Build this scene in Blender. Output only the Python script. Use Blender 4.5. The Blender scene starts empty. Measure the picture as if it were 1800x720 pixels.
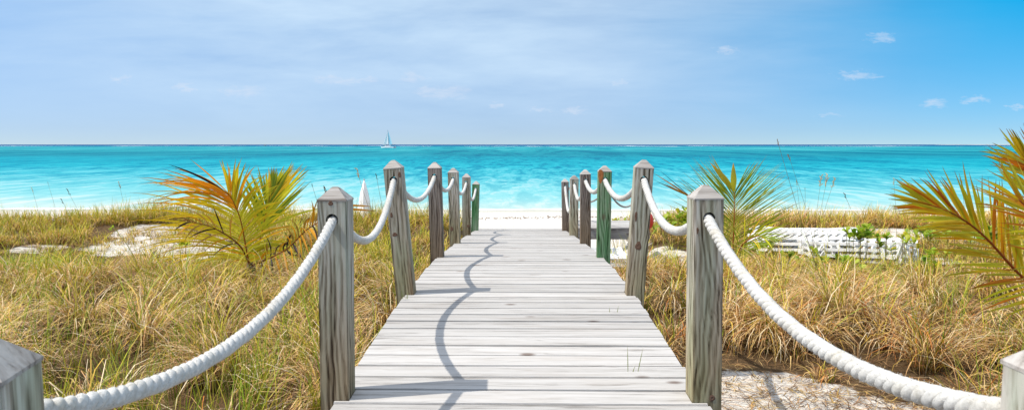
import bpy, bmesh, math, random
import numpy as np
from mathutils import Vector, Matrix, noise as mnoise

S = bpy.context.scene
COL = S.collection
rnd = random.Random(7)
R = math.radians
E = 3.3                     # eye height above the sea

# ------------------------------------------------------------------ camera
F = 1200.0
PITCH = math.atan(106/F); YAW = math.atan(14.5/F)
cam = bpy.data.cameras.new('camera'); camo = bpy.data.objects.new('camera', cam); COL.objects.link(camo)
cam.lens = 24; cam.sensor_width = 36; cam.sensor_fit = 'HORIZONTAL'
cam.clip_start = 0.05; cam.clip_end = 60000
camo.location = (0, 0, E); camo.rotation_euler = (R(90)-PITCH, 0, YAW)
cam.dof.use_dof = True; cam.dof.focus_distance = 6.5; cam.dof.aperture_fstop = 8.0
S.camera = camo

def at(px, py, Y):
    """point of the world seen at photo pixel px,py and lying at world depth Y"""
    u = (px-900)/F; v = -(py-360)/F
    y = math.cos(PITCH)+v*math.sin(PITCH); z = -math.sin(PITCH)+v*math.cos(PITCH)
    c, s = math.cos(YAW), math.sin(YAW)
    rx, ry = u*c-y*s, u*s+y*c
    k = Y/ry
    return Vector((rx*k, Y, E+z*k))

# ------------------------------------------------------------------ light
sun_dir = Vector((-.70, -.14, 1.03)).normalized()
sl = bpy.data.lights.new('sun', 'SUN'); sl.energy = 3.9; sl.angle = R(.55); sl.color = (1, .955, .88)
so = bpy.data.objects.new('sun', sl); COL.objects.link(so)
so.rotation_euler = sun_dir.to_track_quat('Z', 'Y').to_euler(); so.location = (-20, -5, 30)

S.view_settings.view_transform = 'Standard'; S.view_settings.look = 'None'
S.view_settings.exposure = 0.30; S.view_settings.gamma = 1; S.view_settings.use_curve_mapping = False

W = bpy.data.worlds.new('World'); S.world = W; W.use_nodes = True
nt = W.node_tree; nt.nodes.clear()
def N(t, typ, **kw):
    n = t.nodes.new(typ)
    for k, v in kw.items(): setattr(n, k, v)
    return n
def link(t, a, b): t.links.new(a, b)
def mathn(t, op, a, b=None, c=None, clamp=False):
    n = N(t, 'ShaderNodeMath', operation=op); n.use_clamp = clamp
    for i, x in enumerate((a, b, c)):
        if x is None: continue
        if isinstance(x, (int, float)): n.inputs[i].default_value = x
        else: link(t, x, n.inputs[i])
    return n.outputs[0]
def mixc(t, fac, a, b, blend='MIX'):
    n = N(t, 'ShaderNodeMix', data_type='RGBA', blend_type=blend)
    for i, x in ((0, fac), (6, a), (7, b)):
        if isinstance(x, (int, float)): n.inputs[i].default_value = x
        elif isinstance(x, tuple): n.inputs[i].default_value = (*x, 1) if len(x) == 3 else x
        else: link(t, x, n.inputs[i])
    return n.outputs[2]
def ramp(t, fac, stops, interp='LINEAR'):
    n = N(t, 'ShaderNodeValToRGB'); cr = n.color_ramp; cr.interpolation = interp
    while len(cr.elements) < len(stops): cr.elements.new(.5)
    for e, (p, c) in zip(cr.elements, stops):
        e.position = p; e.color = (c, c, c, 1) if isinstance(c, (int, float)) else (*c, 1)
    link(t, fac, n.inputs[0]); return n.outputs[0]
def noise(t, vec, scale, detail=4, rough=.5, dist=0.):
    n = N(t, 'ShaderNodeTexNoise'); n.inputs['Scale'].default_value = scale
    n.inputs['Detail'].default_value = detail; n.inputs['Roughness'].default_value = rough
    n.inputs['Distortion'].default_value = dist
    link(t, vec, n.inputs['Vector']); return n.outputs['Fac']
def mapping(t, vec, scale=(1, 1, 1), rot=(0, 0, 0), loc=(0, 0, 0)):
    n = N(t, 'ShaderNodeMapping'); n.inputs['Scale'].default_value = scale
    n.inputs['Rotation'].default_value = rot; n.inputs['Location'].default_value = loc
    link(t, vec, n.inputs['Vector']); return n.outputs[0]

tc = N(nt, 'ShaderNodeTexCoord').outputs['Generated']
sep = N(nt, 'ShaderNodeSeparateXYZ'); link(nt, tc, sep.inputs[0])
dx, dy, dz = sep.outputs
sky = N(nt, 'ShaderNodeTexSky', sky_type='NISHITA'); sky.sun_disc = False
sky.sun_elevation = math.asin(sun_dir.z); sky.sun_rotation = math.atan2(sun_dir.x, sun_dir.y)
sky.air_density = 1.0; sky.dust_density = .35; sky.ozone_density = 3.0; sky.altitude = 0
zz = mathn(nt, 'ADD', mathn(nt, 'MULTIPLY', mathn(nt, 'MAXIMUM', dz, 0.0), 1.6), 0.06)
cmb = N(nt, 'ShaderNodeCombineXYZ'); link(nt, dx, cmb.inputs[0]); link(nt, dy, cmb.inputs[1]); link(nt, zz, cmb.inputs[2])
nrm = N(nt, 'ShaderNodeVectorMath', operation='NORMALIZE'); link(nt, cmb.outputs[0], nrm.inputs[0])
link(nt, nrm.outputs[0], sky.inputs[0])
# the clear air is a deeper blue away from the sun (towards the right)
rr = ramp(nt, dx, [(.10, 0.), (.55, 1.)])
ee = ramp(nt, dz, [(.0, .15), (.17, 1.)])
deep = mathn(nt, 'MULTIPLY', rr, ee)
skyc = mixc(nt, 1.0, sky.outputs[0], (.76, .775, .875), 'MULTIPLY')
skyc = mixc(nt, 1.0, skyc, mixc(nt, ramp(nt, dz, [(.02, 0.), (.16, 1.)]), (1., 1., 1.), (1.20, 1.38, 1.28)), 'MULTIPLY')
skyc = mixc(nt, deep, skyc, mixc(nt, 1.0, skyc, (-.02, 1.06, 1.20), 'MULTIPLY'))
# thin high cloud and little puffs, laid out by direction (azimuth, height)
ax = mathn(nt, 'DIVIDE', dx, mathn(nt, 'MAXIMUM', dy, .05)); az = mathn(nt, 'DIVIDE', dz, mathn(nt, 'MAXIMUM', dy, .05))
ac = N(nt, 'ShaderNodeCombineXYZ'); link(nt, ax, ac.inputs[0]); link(nt, az, ac.inputs[1])
acv = ac.outputs[0]
n1 = noise(nt, mapping(nt, acv, (2.2, 13, 1), (0, 0, .12)), 1.0, 7, .55, .4)
n2 = noise(nt, mapping(nt, acv, (7, 34, 1), (0, 0, .2), (3, 1, 0)), 1.0, 6, .6, .3)
cir = mathn(nt, 'ADD', mathn(nt, 'MULTIPLY', n1, .75), mathn(nt, 'MULTIPLY', n2, .25))
cir = ramp(nt, cir, [(.27, .25), (.62, .95)])
leftm = ramp(nt, mathn(nt, 'MULTIPLY_ADD', ax, .6, .5), [(.03, .50), (.25, .95), (.5, 1.), (.66, .60), (.83, .12), (.95, .0)])
cir = mathn(nt, 'MULTIPLY', cir, leftm)
PUFFS = [(1630, 184, 20, 7), (1697, 177, 22, 6), (778, 163, 45, 11), (428, 162, 34, 11), (322, 154, 17, 7), (1493, 136, 38, 7),
         (1537, 72, 24, 8), (1272, 93, 20, 6), (1007, 197, 22, 6), (1768, 191, 14, 5), (600, 142, 44, 7), (725, 138, 22, 10),
         (1083, 147, 12, 6), (955, 194, 22, 5), (212, 140, 16, 6), (875, 187, 10, 4), (1450, 202, 22, 4), (655, 140, 16, 6)]
pn = noise(nt, mapping(nt, acv, (30, 110, 1), (0, 0, .25)), 1.0, 8, .68, .5)
wn = N(nt, 'ShaderNodeTexNoise'); wn.inputs['Scale'].default_value = 1; wn.inputs['Detail'].default_value = 6; wn.inputs['Roughness'].default_value = .7
link(nt, mapping(nt, acv, (45, 120, 1)), wn.inputs['Vector'])
wsub = N(nt, 'ShaderNodeVectorMath', operation='SUBTRACT'); link(nt, wn.outputs['Color'], wsub.inputs[0]); wsub.inputs[1].default_value = (.5, .5, .5)
wmul = N(nt, 'ShaderNodeVectorMath', operation='MULTIPLY'); link(nt, wsub.outputs[0], wmul.inputs[0]); wmul.inputs[1].default_value = (.075, .028, 0)
wadd = N(nt, 'ShaderNodeVectorMath', operation='ADD'); link(nt, acv, wadd.inputs[0]); link(nt, wmul.outputs[0], wadd.inputs[1]); pcv = wadd.outputs[0]
puff = None
for (px, py, w, h) in PUFFS:
    cx, cz = (px-914.5)/F, (254-py)/F
    m = mapping(nt, pcv, (F/w, F/h, 1), (0, 0, 0), (-cx*F/w, -cz*F/h, 0))
    ln = N(nt, 'ShaderNodeVectorMath', operation='LENGTH'); link(nt, m, ln.inputs[0])
    g = mathn(nt, 'SUBTRACT', 1.35, ln.outputs['Value'], clamp=True)
    puff = g if puff is None else mathn(nt, 'MAXIMUM', puff, g)
soft = mathn(nt, 'MULTIPLY', puff, 2.2, clamp=True)
puff = ramp(nt, mathn(nt, 'ADD', mathn(nt, 'MULTIPLY', puff, .6), mathn(nt, 'MULTIPLY_ADD', pn, 2.4, -1.05)), [(.15, 0.), (1.0, .48)])
puff = mathn(nt, 'MULTIPLY', puff, soft)
front = mathn(nt, 'GREATER_THAN', dy, .06)
cir = mathn(nt, 'MULTIPLY', mathn(nt, 'MULTIPLY', mathn(nt, 'MULTIPLY', cir, ramp(nt, dz, [(0., .25), (.10, 1.)])), .95), front)
puff = mathn(nt, 'MULTIPLY', puff, front)
cloudc = (4.35, 5.60, 6.85)
skyc = mixc(nt, cir, skyc, cloudc)
skyc = mixc(nt, puff, skyc, (4.9, 5.4, 6.3))
# bright white layer added overhead, out of view, for soft fill light
sky_fill = mathn(nt, 'MULTIPLY', ramp(nt, dz, [(.22, 0.), (.5, 1.)]), ramp(nt, noise(nt, mapping(nt, tc, (1.5, 3, 3)), 1.2, 5, .6), [(.3, .45), (.65, .9)]))
skyc = mixc(nt, sky_fill, skyc, (7.6, 8.3, 9.6))
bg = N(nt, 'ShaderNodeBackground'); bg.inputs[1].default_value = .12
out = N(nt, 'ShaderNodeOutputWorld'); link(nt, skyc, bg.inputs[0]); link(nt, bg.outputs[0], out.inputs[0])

# ------------------------------------------------------------------ helpers
def tag(o, label=None, cat=None, group=None, kind=None):
    if label: o['label'] = label
    if cat: o['category'] = cat
    if group: o['group'] = group
    if kind: o['kind'] = kind
    return o
def empty(name, loc=(0, 0, 0), rz=0):
    o = bpy.data.objects.new(name, None); COL.objects.link(o); o.location = loc; o.rotation_euler = (0, 0, rz)
    o.empty_display_size = .1
    return o
def obj(name, verts, faces, mats, parent=None, loc=(0, 0, 0), smooth=False, cols=None, midx=None):
    me = bpy.data.meshes.new(name)
    me.from_pydata([tuple(v) for v in verts], [], [tuple(f) for f in faces])
    return fin(name, me, mats, parent, loc, smooth, cols, midx)
def fin(name, me, mats, parent=None, loc=(0, 0, 0), smooth=False, cols=None, midx=None):
    for m in (mats if isinstance(mats, (list, tuple)) else [mats]): me.materials.append(m)
    if smooth: me.polygons.foreach_set('use_smooth', [True]*len(me.polygons))
    if midx is not None: me.polygons.foreach_set('material_index', midx)
    if cols is not None:
        a = me.color_attributes.new('col', 'FLOAT_COLOR', 'POINT')
        c = np.ones((len(me.vertices), 4), np.float32); c[:, :3] = np.asarray(cols, np.float32)
        a.data.foreach_set('color', c.ravel())
    me.update()
    o = bpy.data.objects.new(name, me); COL.objects.link(o); o.location = loc
    if parent: o.parent = parent
    return o
def npmesh(name, V, Q):
    """big quad mesh from numpy arrays"""
    me = bpy.data.meshes.new(name); n = len(Q)
    me.vertices.add(len(V)); me.vertices.foreach_set('co', np.asarray(V, np.float32).ravel())
    me.loops.add(n*4); me.loops.foreach_set('vertex_index', np.asarray(Q, np.int32).ravel())
    me.polygons.add(n); me.polygons.foreach_set('loop_start', np.arange(0, n*4, 4, dtype=np.int32))
    me.polygons.foreach_set('loop_total', np.full(n, 4, np.int32))
    me.update(calc_edges=True)
    return me
def box(V, Fc, x0, x1, y0, y1, z0, z1, M=None):
    b = len(V)
    for z in (z0, z1):
        for (x, y) in ((x0, y0), (x1, y0), (x1, y1), (x0, y1)):
            p = Vector((x, y, z)); V.append(M @ p if M else p)
    Fc += [(b+3, b+2, b+1, b), (b+4, b+5, b+6, b+7), (b, b+1, b+5, b+4), (b+1, b+2, b+6, b+5), (b+2, b+3, b+7, b+6), (b+3, b, b+4, b+7)]
def tube(V, Fc, pts, rad, n=8, cap=True):
    pts = [Vector(p) for p in pts]; b = len(V); m = len(pts)
    up = Vector((0, 0, 1)); prev = None
    for i, p in enumerate(pts):
        t = (pts[min(i+1, m-1)]-pts[max(i-1, 0)]).normalized()
        s = t.cross(up) if prev is None else prev - t*prev.dot(t)
        if s.length < 1e-4: s = t.cross(Vector((0, 1, 0)))
        s.normalize(); prev = s; u = s.cross(t)
        r = rad[i] if isinstance(rad, (list, tuple)) else rad
        for k in range(n):
            a = 2*math.pi*k/n; V.append(p+(s*math.cos(a)+u*math.sin(a))*r)
    for i in range(m-1):
        for k in range(n):
            k2 = (k+1) % n; Fc.append((b+i*n+k, b+i*n+k2, b+(i+1)*n+k2, b+(i+1)*n+k))
    if cap:
        Fc.append(tuple(b+k for k in range(n))[::-1]); Fc.append(tuple(b+(m-1)*n+k for k in range(n)))
def catmull(P, n=10):
    P = [Vector(p) for p in P]; out = []
    Q = [2*P[0]-P[1]]+P+[2*P[-1]-P[-2]]
    for i in range(len(P)-1):
        a, b, c, d = Q[i:i+4]
        for k in range(n):
            t = k/n
            out.append(.5*((2*b)+(c-a)*t+(2*a-5*b+4*c-d)*t*t+(3*b-a-3*c+d)*t**3))
    out.append(P[-1]); return out

# ------------------------------------------------------------------ materials
def mat(name):
    m = bpy.data.materials.new(name); m.use_nodes = True; t = m.node_tree
    b = t.nodes['Principled BSDF']; return m, t, b
def bump(t, b, h, strength, dist):
    n = N(t, 'ShaderNodeBump'); n.inputs['Strength'].default_value = strength; n.inputs['Distance'].default_value = dist
    link(t, h, n.inputs['Height']); link(t, n.outputs[0], b.inputs['Normal'])
def simple(name, c, rough=.6, nscale=0, namt=.15):
    m, t, b = mat(name); b.inputs['Roughness'].default_value = rough; b.inputs['Specular IOR Level'].default_value = .3
    if nscale:
        v = N(t, 'ShaderNodeTexCoord').outputs['Object']; f = noise(t, v, nscale, 5)
        link(t, mixc(t, f, tuple(x*(1-namt) for x in c), tuple(min(1, x*(1+namt)) for x in c)), b.inputs['Base Color'])
    else: b.inputs['Base Color'].default_value = (*c, 1)
    return m
def wood(name, axis, light, mid, dark, green=0., brown=0., gs=1., knots=True, foot=0., lines=False):
    m, t, b = mat(name)
    v = N(t, 'ShaderNodeTexCoord').outputs['Object']; oi = N(t, 'ShaderNodeObjectInfo').outputs['Random']
    off = N(t, 'ShaderNodeVectorMath', operation='ADD'); link(t, v, off.inputs[0])
    cx = N(t, 'ShaderNodeCombineXYZ'); k = mathn(t, 'MULTIPLY', oi, 43.7)
    for i in range(3): link(t, k, cx.inputs[i])
    link(t, cx.outputs[0], off.inputs[1]); v2 = off.outputs[0]
    def sc(a, l): return tuple(l if i == axis else a for i in range(3))
    w = noise(t, mapping(t, v2, sc(5, 1.6)), 1, 3, .5)                  # wavy grain lines
    wv = N(t, 'ShaderNodeVectorMath', operation='SCALE'); cw = N(t, 'ShaderNodeCombineXYZ')
    for i in range(3):
        if i != axis: link(t, w, cw.inputs[i])
    link(t, cw.outputs[0], wv.inputs[0]); wv.inputs['Scale'].default_value = .09
    ad = N(t, 'ShaderNodeVectorMath', operation='ADD'); link(t, v2, ad.inputs[0]); link(t, wv.outputs[0], ad.inputs[1]); vv = ad.outputs[0]
    g1 = noise(t, mapping(t, vv, sc(52*gs, 1.1)), 1, 4, .65)
    g2 = noise(t, mapping(t, vv, sc(24*gs, .8), loc=(5, 3, 1)), 1, 3, .5)
    g3 = noise(t, mapping(t, vv, sc(150*gs, 5), loc=(1, 7, 2)), 1, 3, .7)
    big = noise(t, mapping(t, v2, sc(6, 1.2), loc=(9, 9, 9)), 1, 4, .6)
    g = mathn(t, 'ADD', mathn(t, 'MULTIPLY', g1, .5), mathn(t, 'ADD', mathn(t, 'MULTIPLY', g2, .3), mathn(t, 'MULTIPLY', g3, .2)))
    if lines:
        sx = N(t, 'ShaderNodeSeparateXYZ'); link(t, v2, sx.inputs[0])
        bend = noise(t, mapping(t, v2, sc(3.5, .9), loc=(4, 4, 4)), 1, 3, .5)
        ph = mathn(t, 'MULTIPLY_ADD', bend, 62., mathn(t, 'MULTIPLY', mathn(t, 'ADD', sx.outputs[0], mathn(t, 'MULTIPLY', sx.outputs[1], .7)), 225.))
        sn = mathn(t, 'MULTIPLY_ADD', mathn(t, 'SINE', ph), .5, .5)
        g = mathn(t, 'ADD', mathn(t, 'MULTIPLY', g, .84), mathn(t, 'MULTIPLY_ADD', sn, .10, .03))
    c = ramp(t, g, [(.38, dark), (.455, mid), (.56, light), (.75, tuple(min(1, x*1.08) for x in light))])
    c = mixc(t, mathn(t, 'MULTIPLY', ramp(t, big, [(.5, 0.), (.72, 1.)]), .55 if brown else .22), c, mixc(t, 1., c, (.62, .47, .33), 'MULTIPLY'))
    if green:
        gm = ramp(t, noise(t, mapping(t, v2, sc(9, 1.1), loc=(2, 4, 6)), 1, 4, .6), [(.40, 0.), (.62, 1.)])
        c = mixc(t, mathn(t, 'MULTIPLY', gm, green), c, mixc(t, 1., c, (.34, .72, .42), 'MULTIPLY'))
    if knots:
        vo = N(t, 'ShaderNodeTexVoronoi'); vo.inputs['Scale'].default_value = 1; link(t, mapping(t, v2, sc(4.5, 2.4)), vo.inputs['Vector'])
        kn = ramp(t, vo.outputs['Distance'], [(.06, 1.), (.14, 0.)])
        c = mixc(t, mathn(t, 'MULTIPLY', kn, .75), c, (.10, .055, .035))
    if foot:     # browner towards the foot, where it stays damp
        gen = N(t, 'ShaderNodeSeparateXYZ'); link(t, N(t, 'ShaderNodeTexCoord').outputs['Generated'], gen.inputs[0])
        fm = ramp(t, mathn(t, 'ADD', gen.outputs[2], mathn(t, 'MULTIPLY', big, .3)), [(.70, 1.), (1.02, 0.)])
        c = mixc(t, mathn(t, 'MULTIPLY', fm, .8), c, mixc(t, 1., c, (.74, .62, .42), 'MULTIPLY'))
    tone = mathn(t, 'MULTIPLY_ADD', oi, .22, .88)
    cmbt = N(t, 'ShaderNodeCombineXYZ')
    for i in range(3): link(t, tone, cmbt.inputs[i])
    c = mixc(t, 1., c, cmbt.outputs[0], 'MULTIPLY')
    link(t, c, b.inputs['Base Color']); b.inputs['Roughness'].default_value = .85; b.inputs['Specular IOR Level'].default_value = .15
    bump(t, b, g, .8, .004)
    return m
M_post = wood('weathered_post_wood', 2, (.50, .46, .40), (.275, .235, .185), (.045, .032, .022), green=.3, brown=1, foot=1, lines=True)
M_postg = wood('green_treated_post_wood', 2, (.30, .36, .25), (.13, .18, .10), (.03, .035, .02), green=1.0, brown=1, lines=True)
M_postb = wood('brown_post_wood', 2, (.30, .25, .22), (.16, .125, .105), (.045, .03, .025), green=.1, brown=1, foot=1, lines=True)
M_cap = wood('post_cap_wood', 0, (.46, .425, .385), (.34, .305, .27), (.15, .125, .105), knots=False, gs=.8)
M_plank = wood('bleached_plank_wood', 0, (.475, .45, .42), (.40, .375, .345), (.22, .20, .18), gs=.7)
M_beam = wood('beam_wood', 0, (.42, .39, .36), (.30, .27, .25), (.12, .10, .09))

def make_rope_mat():
    m, t, b = mat('cotton_rope'); v = N(t, 'ShaderNodeTexCoord').outputs['Object']
    f = ramp(t, noise(t, v, 90, 5, .7), [(.35, 0.), (.6, 1.)]); f2 = noise(t, v, 7, 5, .65)
    c = mixc(t, f, (.47, .455, .42), (.62, .60, .56)); c = mixc(t, ramp(t, f2, [(.48, 0.), (.7, .65)]), c, mixc(t, 1., c, (.80, .74, .62), 'MULTIPLY'))
    link(t, c, b.inputs['Base Color']); b.inputs['Roughness'].default_value = .95; b.inputs['Specular IOR Level'].default_value = .1
    bump(t, b, noise(t, v, 420, 3, .7), .6, .002); return m
M_rope = make_rope_mat()

def leafmat(name, trans=.35, rough=.55):
    m, t, b = mat(name)
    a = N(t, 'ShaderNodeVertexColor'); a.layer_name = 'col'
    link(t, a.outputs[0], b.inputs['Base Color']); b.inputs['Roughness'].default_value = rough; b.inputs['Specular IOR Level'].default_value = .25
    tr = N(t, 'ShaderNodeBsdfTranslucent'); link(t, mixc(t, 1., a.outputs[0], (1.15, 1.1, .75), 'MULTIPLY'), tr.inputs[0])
    mx = N(t, 'ShaderNodeMixShader'); mx.inputs[0].default_value = trans
    link(t, b.outputs[0], mx.inputs[1]); link(t, tr.outputs[0], mx.inputs[2]); link(t, mx.outputs[0], t.nodes['Material Output'].inputs[0])
    return m
M_grass = leafmat('dune_grass_blades', .20, .6)
M_leaf = leafmat('plant_leaves', .45, .45)

def make_sand():
    m, t, b = mat('coral_sand'); v = N(t, 'ShaderNodeTexCoord').outputs['Object']
    a = N(t, 'ShaderNodeVertexColor'); a.layer_name = 'col'
    sp = N(t, 'ShaderNodeSeparateColor'); link(t, a.outputs[0], sp.inputs[0])
    f = noise(t, v, 3, 6, .6); f2 = noise(t, v, 60, 4, .7)
    sand = mixc(t, f, (.62, .565, .49), (.78, .735, .665)); sand = mixc(t, mathn(t, 'MULTIPLY', f2, .35), sand, (.55, .48, .38))
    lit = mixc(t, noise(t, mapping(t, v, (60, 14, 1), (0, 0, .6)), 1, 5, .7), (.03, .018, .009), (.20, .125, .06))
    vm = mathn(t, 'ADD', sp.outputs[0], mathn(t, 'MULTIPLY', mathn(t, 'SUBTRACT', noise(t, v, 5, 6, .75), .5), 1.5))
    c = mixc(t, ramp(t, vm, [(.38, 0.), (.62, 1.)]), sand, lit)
    c = mixc(t, sp.outputs[1], c, (.50, .48, .40))                        # wet sand at the water's edge
    link(t, c, b.inputs['Base Color']); b.inputs['Roughness'].default_value = .95; b.inputs['Specular IOR Level'].default_value = .1
    h = mathn(t, 'ADD', noise(t, v, 7, 5, .6), mathn(t, 'MULTIPLY', noise(t, v, 45, 4, .6), .2))
    bump(t, b, h, .9, .12); return m
M_sand = make_sand()

def make_water():
    m, t, b = mat('turquoise_sea')
    g = N(t, 'ShaderNodeNewGeometry').outputs['Position']; s = N(t, 'ShaderNodeSeparateXYZ'); link(t, g, s.inputs[0])
    Yp = mathn(t, 'MAXIMUM', mathn(t, 'ADD', s.outputs[1], mathn(t, 'MULTIPLY', s.outputs[0], .02)), 1.)
    lg = mathn(t, 'LOGARITHM', Yp, 10.)                                    # 1.5 at 32 m, 3 at 1 km
    big = noise(t, mapping(t, g, (.004, .012, 1)), 1, 5, .6)
    lg2 = mathn(t, 'ADD', lg, mathn(t, 'MULTIPLY', mathn(t, 'SUBTRACT', big, .5), .25))
    fac = mathn(t, 'MULTIPLY_ADD', lg2, 1/2.6, -1.5/2.6)
    c = ramp(t, fac, [(0., (.44, .52, .47)), (.02, (.34, .48, .45)), (.044, (.20, .45, .45)), (.083, (.125, .41, .43)), (.14, (.04, .33, .38)), (.20, (.008, .28, .34)), (.26, (.004, .235, .30)),
                      (.32, (.006, .18, .235)), (.38, (.006, .19, .24)), (.45, (.018, .27, .30)), (.56, (.016, .25, .29)), (.62, (.012, .17, .25)), (.68, (.008, .09, .20)), (1., (.008, .07, .18))])
    # wavelets: facet reflections and sunlit crests painted as dark and light colour streaks
    w1 = noise(t, mapping(t, g, (.55, .13, 1), (0, 0, .05)), 1, 4, .6, .8)
    w2 = noise(t, mapping(t, g, (1.3, .32, 1), (0, 0, -.08)), 1, 5, .75, .6)
    w3 = noise(t, mapping(t, g, (.11, .022, 1), (0, 0, .03)), 1, 4, .62, .8)
    w4 = noise(t, mapping(t, g, (.035, .0045, 1), (0, 0, .02)), 1, 6, .75, .5)
    farm = ramp(t, lg, [(0., 0.), (1., 1.)])
    fw = mathn(t, 'MULTIPLY_ADD', lg, 1.4, -2.75, clamp=True)
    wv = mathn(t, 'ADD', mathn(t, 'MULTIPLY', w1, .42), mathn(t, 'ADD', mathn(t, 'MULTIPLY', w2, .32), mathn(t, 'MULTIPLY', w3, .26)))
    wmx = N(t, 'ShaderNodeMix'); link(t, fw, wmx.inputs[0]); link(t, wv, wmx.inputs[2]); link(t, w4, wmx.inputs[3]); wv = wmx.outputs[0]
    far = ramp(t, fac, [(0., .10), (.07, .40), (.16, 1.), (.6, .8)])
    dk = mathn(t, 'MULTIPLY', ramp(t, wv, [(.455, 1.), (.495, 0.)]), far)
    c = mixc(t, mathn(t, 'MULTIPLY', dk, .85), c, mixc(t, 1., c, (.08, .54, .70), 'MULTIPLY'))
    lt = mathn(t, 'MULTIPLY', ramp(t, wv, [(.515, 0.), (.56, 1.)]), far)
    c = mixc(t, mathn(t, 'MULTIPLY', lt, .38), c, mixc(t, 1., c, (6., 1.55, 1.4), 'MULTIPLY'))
    # breakers over the reef
    br = noise(t, mapping(t, g, (.010, .004, 1), (0, 0, 0), (3, 0, 0)), 1, 4, .65)
    bn = mathn(t, 'MULTIPLY', mathn(t, 'GREATER_THAN', Yp, 1150.), mathn(t, 'LESS_THAN', Yp, 1750.))
    bm = mathn(t, 'MULTIPLY', ramp(t, br, [(.56, 0.), (.61, 1.)]), bn)
    bn2 = mathn(t, 'MULTIPLY', mathn(t, 'GREATER_THAN', Yp, 330.), mathn(t, 'LESS_THAN', Yp, 1000.))
    bm2 = mathn(t, 'MULTIPLY', ramp(t, noise(t, mapping(t, g, (.035, .02, 1)), 1, 3, .6), [(.74, 0.), (.77, 1.)]), bn2)
    bm = mathn(t, 'MAXIMUM', bm, bm2)
    # foam along the shore
    fe = mathn(t, 'ADD', s.outputs[1], mathn(t, 'MULTIPLY', noise(t, mapping(t, g, (.35, .35, 1)), 1, 4, .6), 2.2))
    fo = ramp(t, mathn(t, 'MULTIPLY_ADD', fe, .1, -3.4), [(.0, 1.), (.17, .95), (.24, 0.)])
    fo = mathn(t, 'MAXIMUM', fo, mathn(t, 'MULTIPLY', bm, .9))
    c = mixc(t, fo, c, (.82, .84, .84))
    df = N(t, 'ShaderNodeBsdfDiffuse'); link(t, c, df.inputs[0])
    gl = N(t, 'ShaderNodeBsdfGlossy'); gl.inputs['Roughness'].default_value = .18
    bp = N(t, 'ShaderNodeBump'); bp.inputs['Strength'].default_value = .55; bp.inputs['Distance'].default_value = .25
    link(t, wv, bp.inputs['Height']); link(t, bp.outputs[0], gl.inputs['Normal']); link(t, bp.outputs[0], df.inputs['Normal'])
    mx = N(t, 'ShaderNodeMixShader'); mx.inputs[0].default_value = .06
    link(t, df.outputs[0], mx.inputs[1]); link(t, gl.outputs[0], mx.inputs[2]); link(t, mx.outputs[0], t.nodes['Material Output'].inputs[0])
    t.nodes.remove(b); return m
M_water = make_water()
M_white = simple('white_plastic', (.86, .85, .82), .45, 6, .05)
M_canvas = simple('white_canvas', (.74, .72, .68), .9, 12, .08)
M_red = simple('red_plastic', (.72, .06, .03), .4, 8, .1)
M_metal = simple('grey_metal', (.35, .36, .37), .4)
M_dark = simple('dark_trim', (.02, .05, .12), .5)
M_hull = simple('white_hull', (.80, .80, .80), .35)
def sailmat(name, c):
    m, t, b = mat(name); b.inputs['Base Color'].default_value = (*c, 1); b.inputs['Roughness'].default_value = .8
    tr = N(t, 'ShaderNodeBsdfTranslucent'); tr.inputs[0].default_value = (*c, 1); mx = N(t, 'ShaderNodeMixShader'); mx.inputs[0].default_value = .5
    link(t, b.outputs[0], mx.inputs[1]); link(t, tr.outputs[0], mx.inputs[2]); link(t, mx.outputs[0], t.nodes['Material Output'].inputs[0]); return m
M_sail = sailmat('white_sail', (.88, .88, .88))
M_sailb = sailmat('pale_blue_sail', (.62, .82, .88))

# ------------------------------------------------------------------ terrain
def sstep(a, b, x):
    t = min(1, max(0, (x-a)/(b-a))); return t*t*(3-2*t)
PATCH = [(-7.4, 14.0, 1.3, 1.8), (-6.0, 12.6, .7, .9), (-9.3, 12.9, .45, .5), (-4.9, 17.0, .6, 1.0), (1.95, 5.05, .62, .55), (2.7, 12.3, .45, 1.4), (2.6, 4.6, .42, .45), (1.35, 4.2, .3, .5),
         (5.6, 9.3, .3, .5), (6.9, 11.6, .6, .5), (-8.9, 16.0, .7, 1.0), (2.25, 8.4, .3, .5), (9.0, 15.3, 1.2, 1.0)]
def bare(x, y):
    """1 on bare sand, 0 where plants cover the dune"""
    b = 0.
    for (cx, cy, rx, ry) in PATCH:
        d = math.hypot((x-cx)/rx, (y-cy)/ry)
        b = max(b, 1-sstep(.75, 1.25, d))
    n = mnoise.noise(Vector((x*.9, y*.7, 3.)))*.5+mnoise.noise(Vector((x*2.7, y*2.2, 8.)))*.3
    lim = 19.6+1.4*mnoise.noise(Vector((x*.3, 1.7, 0.)))
    if x > 0: lim += .5
    b = max(b, sstep(lim-.5, lim+.9, y))
    if y > 14.2 and -.068*y-.1 < x <= .5: b = max(b, sstep(14.2, 15, y))
    if x > 0: b = max(b, sstep(11.6, 12.6, y)*(1-sstep(2.3, 3.0, x)))      # opening on the right of the walk
    return min(1, max(0, b+n*(.95 if b > .02 else .3)))
def gz(x, y):
    h = np.interp(y, [-60, 0, 6, 11, 14, 17.3, 18.6, 21, 25, 29, 34, 40, 60, 90],
                  [-1.75, -1.78, -1.88, -2.0, -2.02, -2.02, -2.06, -2.55, -3.0, -3.1, -3.26, -3.7, -5, -8])
    if y > 10 and x > -2:
        k = sstep(10, 15, y)*sstep(-1.9, -1.2, x)*(1-sstep(1.9, 3.0, x)); h = h*(1-k)+min(h, -2.75)*k if y < 25 else h
    n = mnoise.noise(Vector((x*.35, y*.35, 0)))*.12+mnoise.noise(Vector((x*1.3, y*1.3, 5)))*.05+mnoise.noise(Vector((x*4, y*4, 9)))*.018
    n *= 1-.75*sstep(20, 27, y)
    return E+h+n
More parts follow.
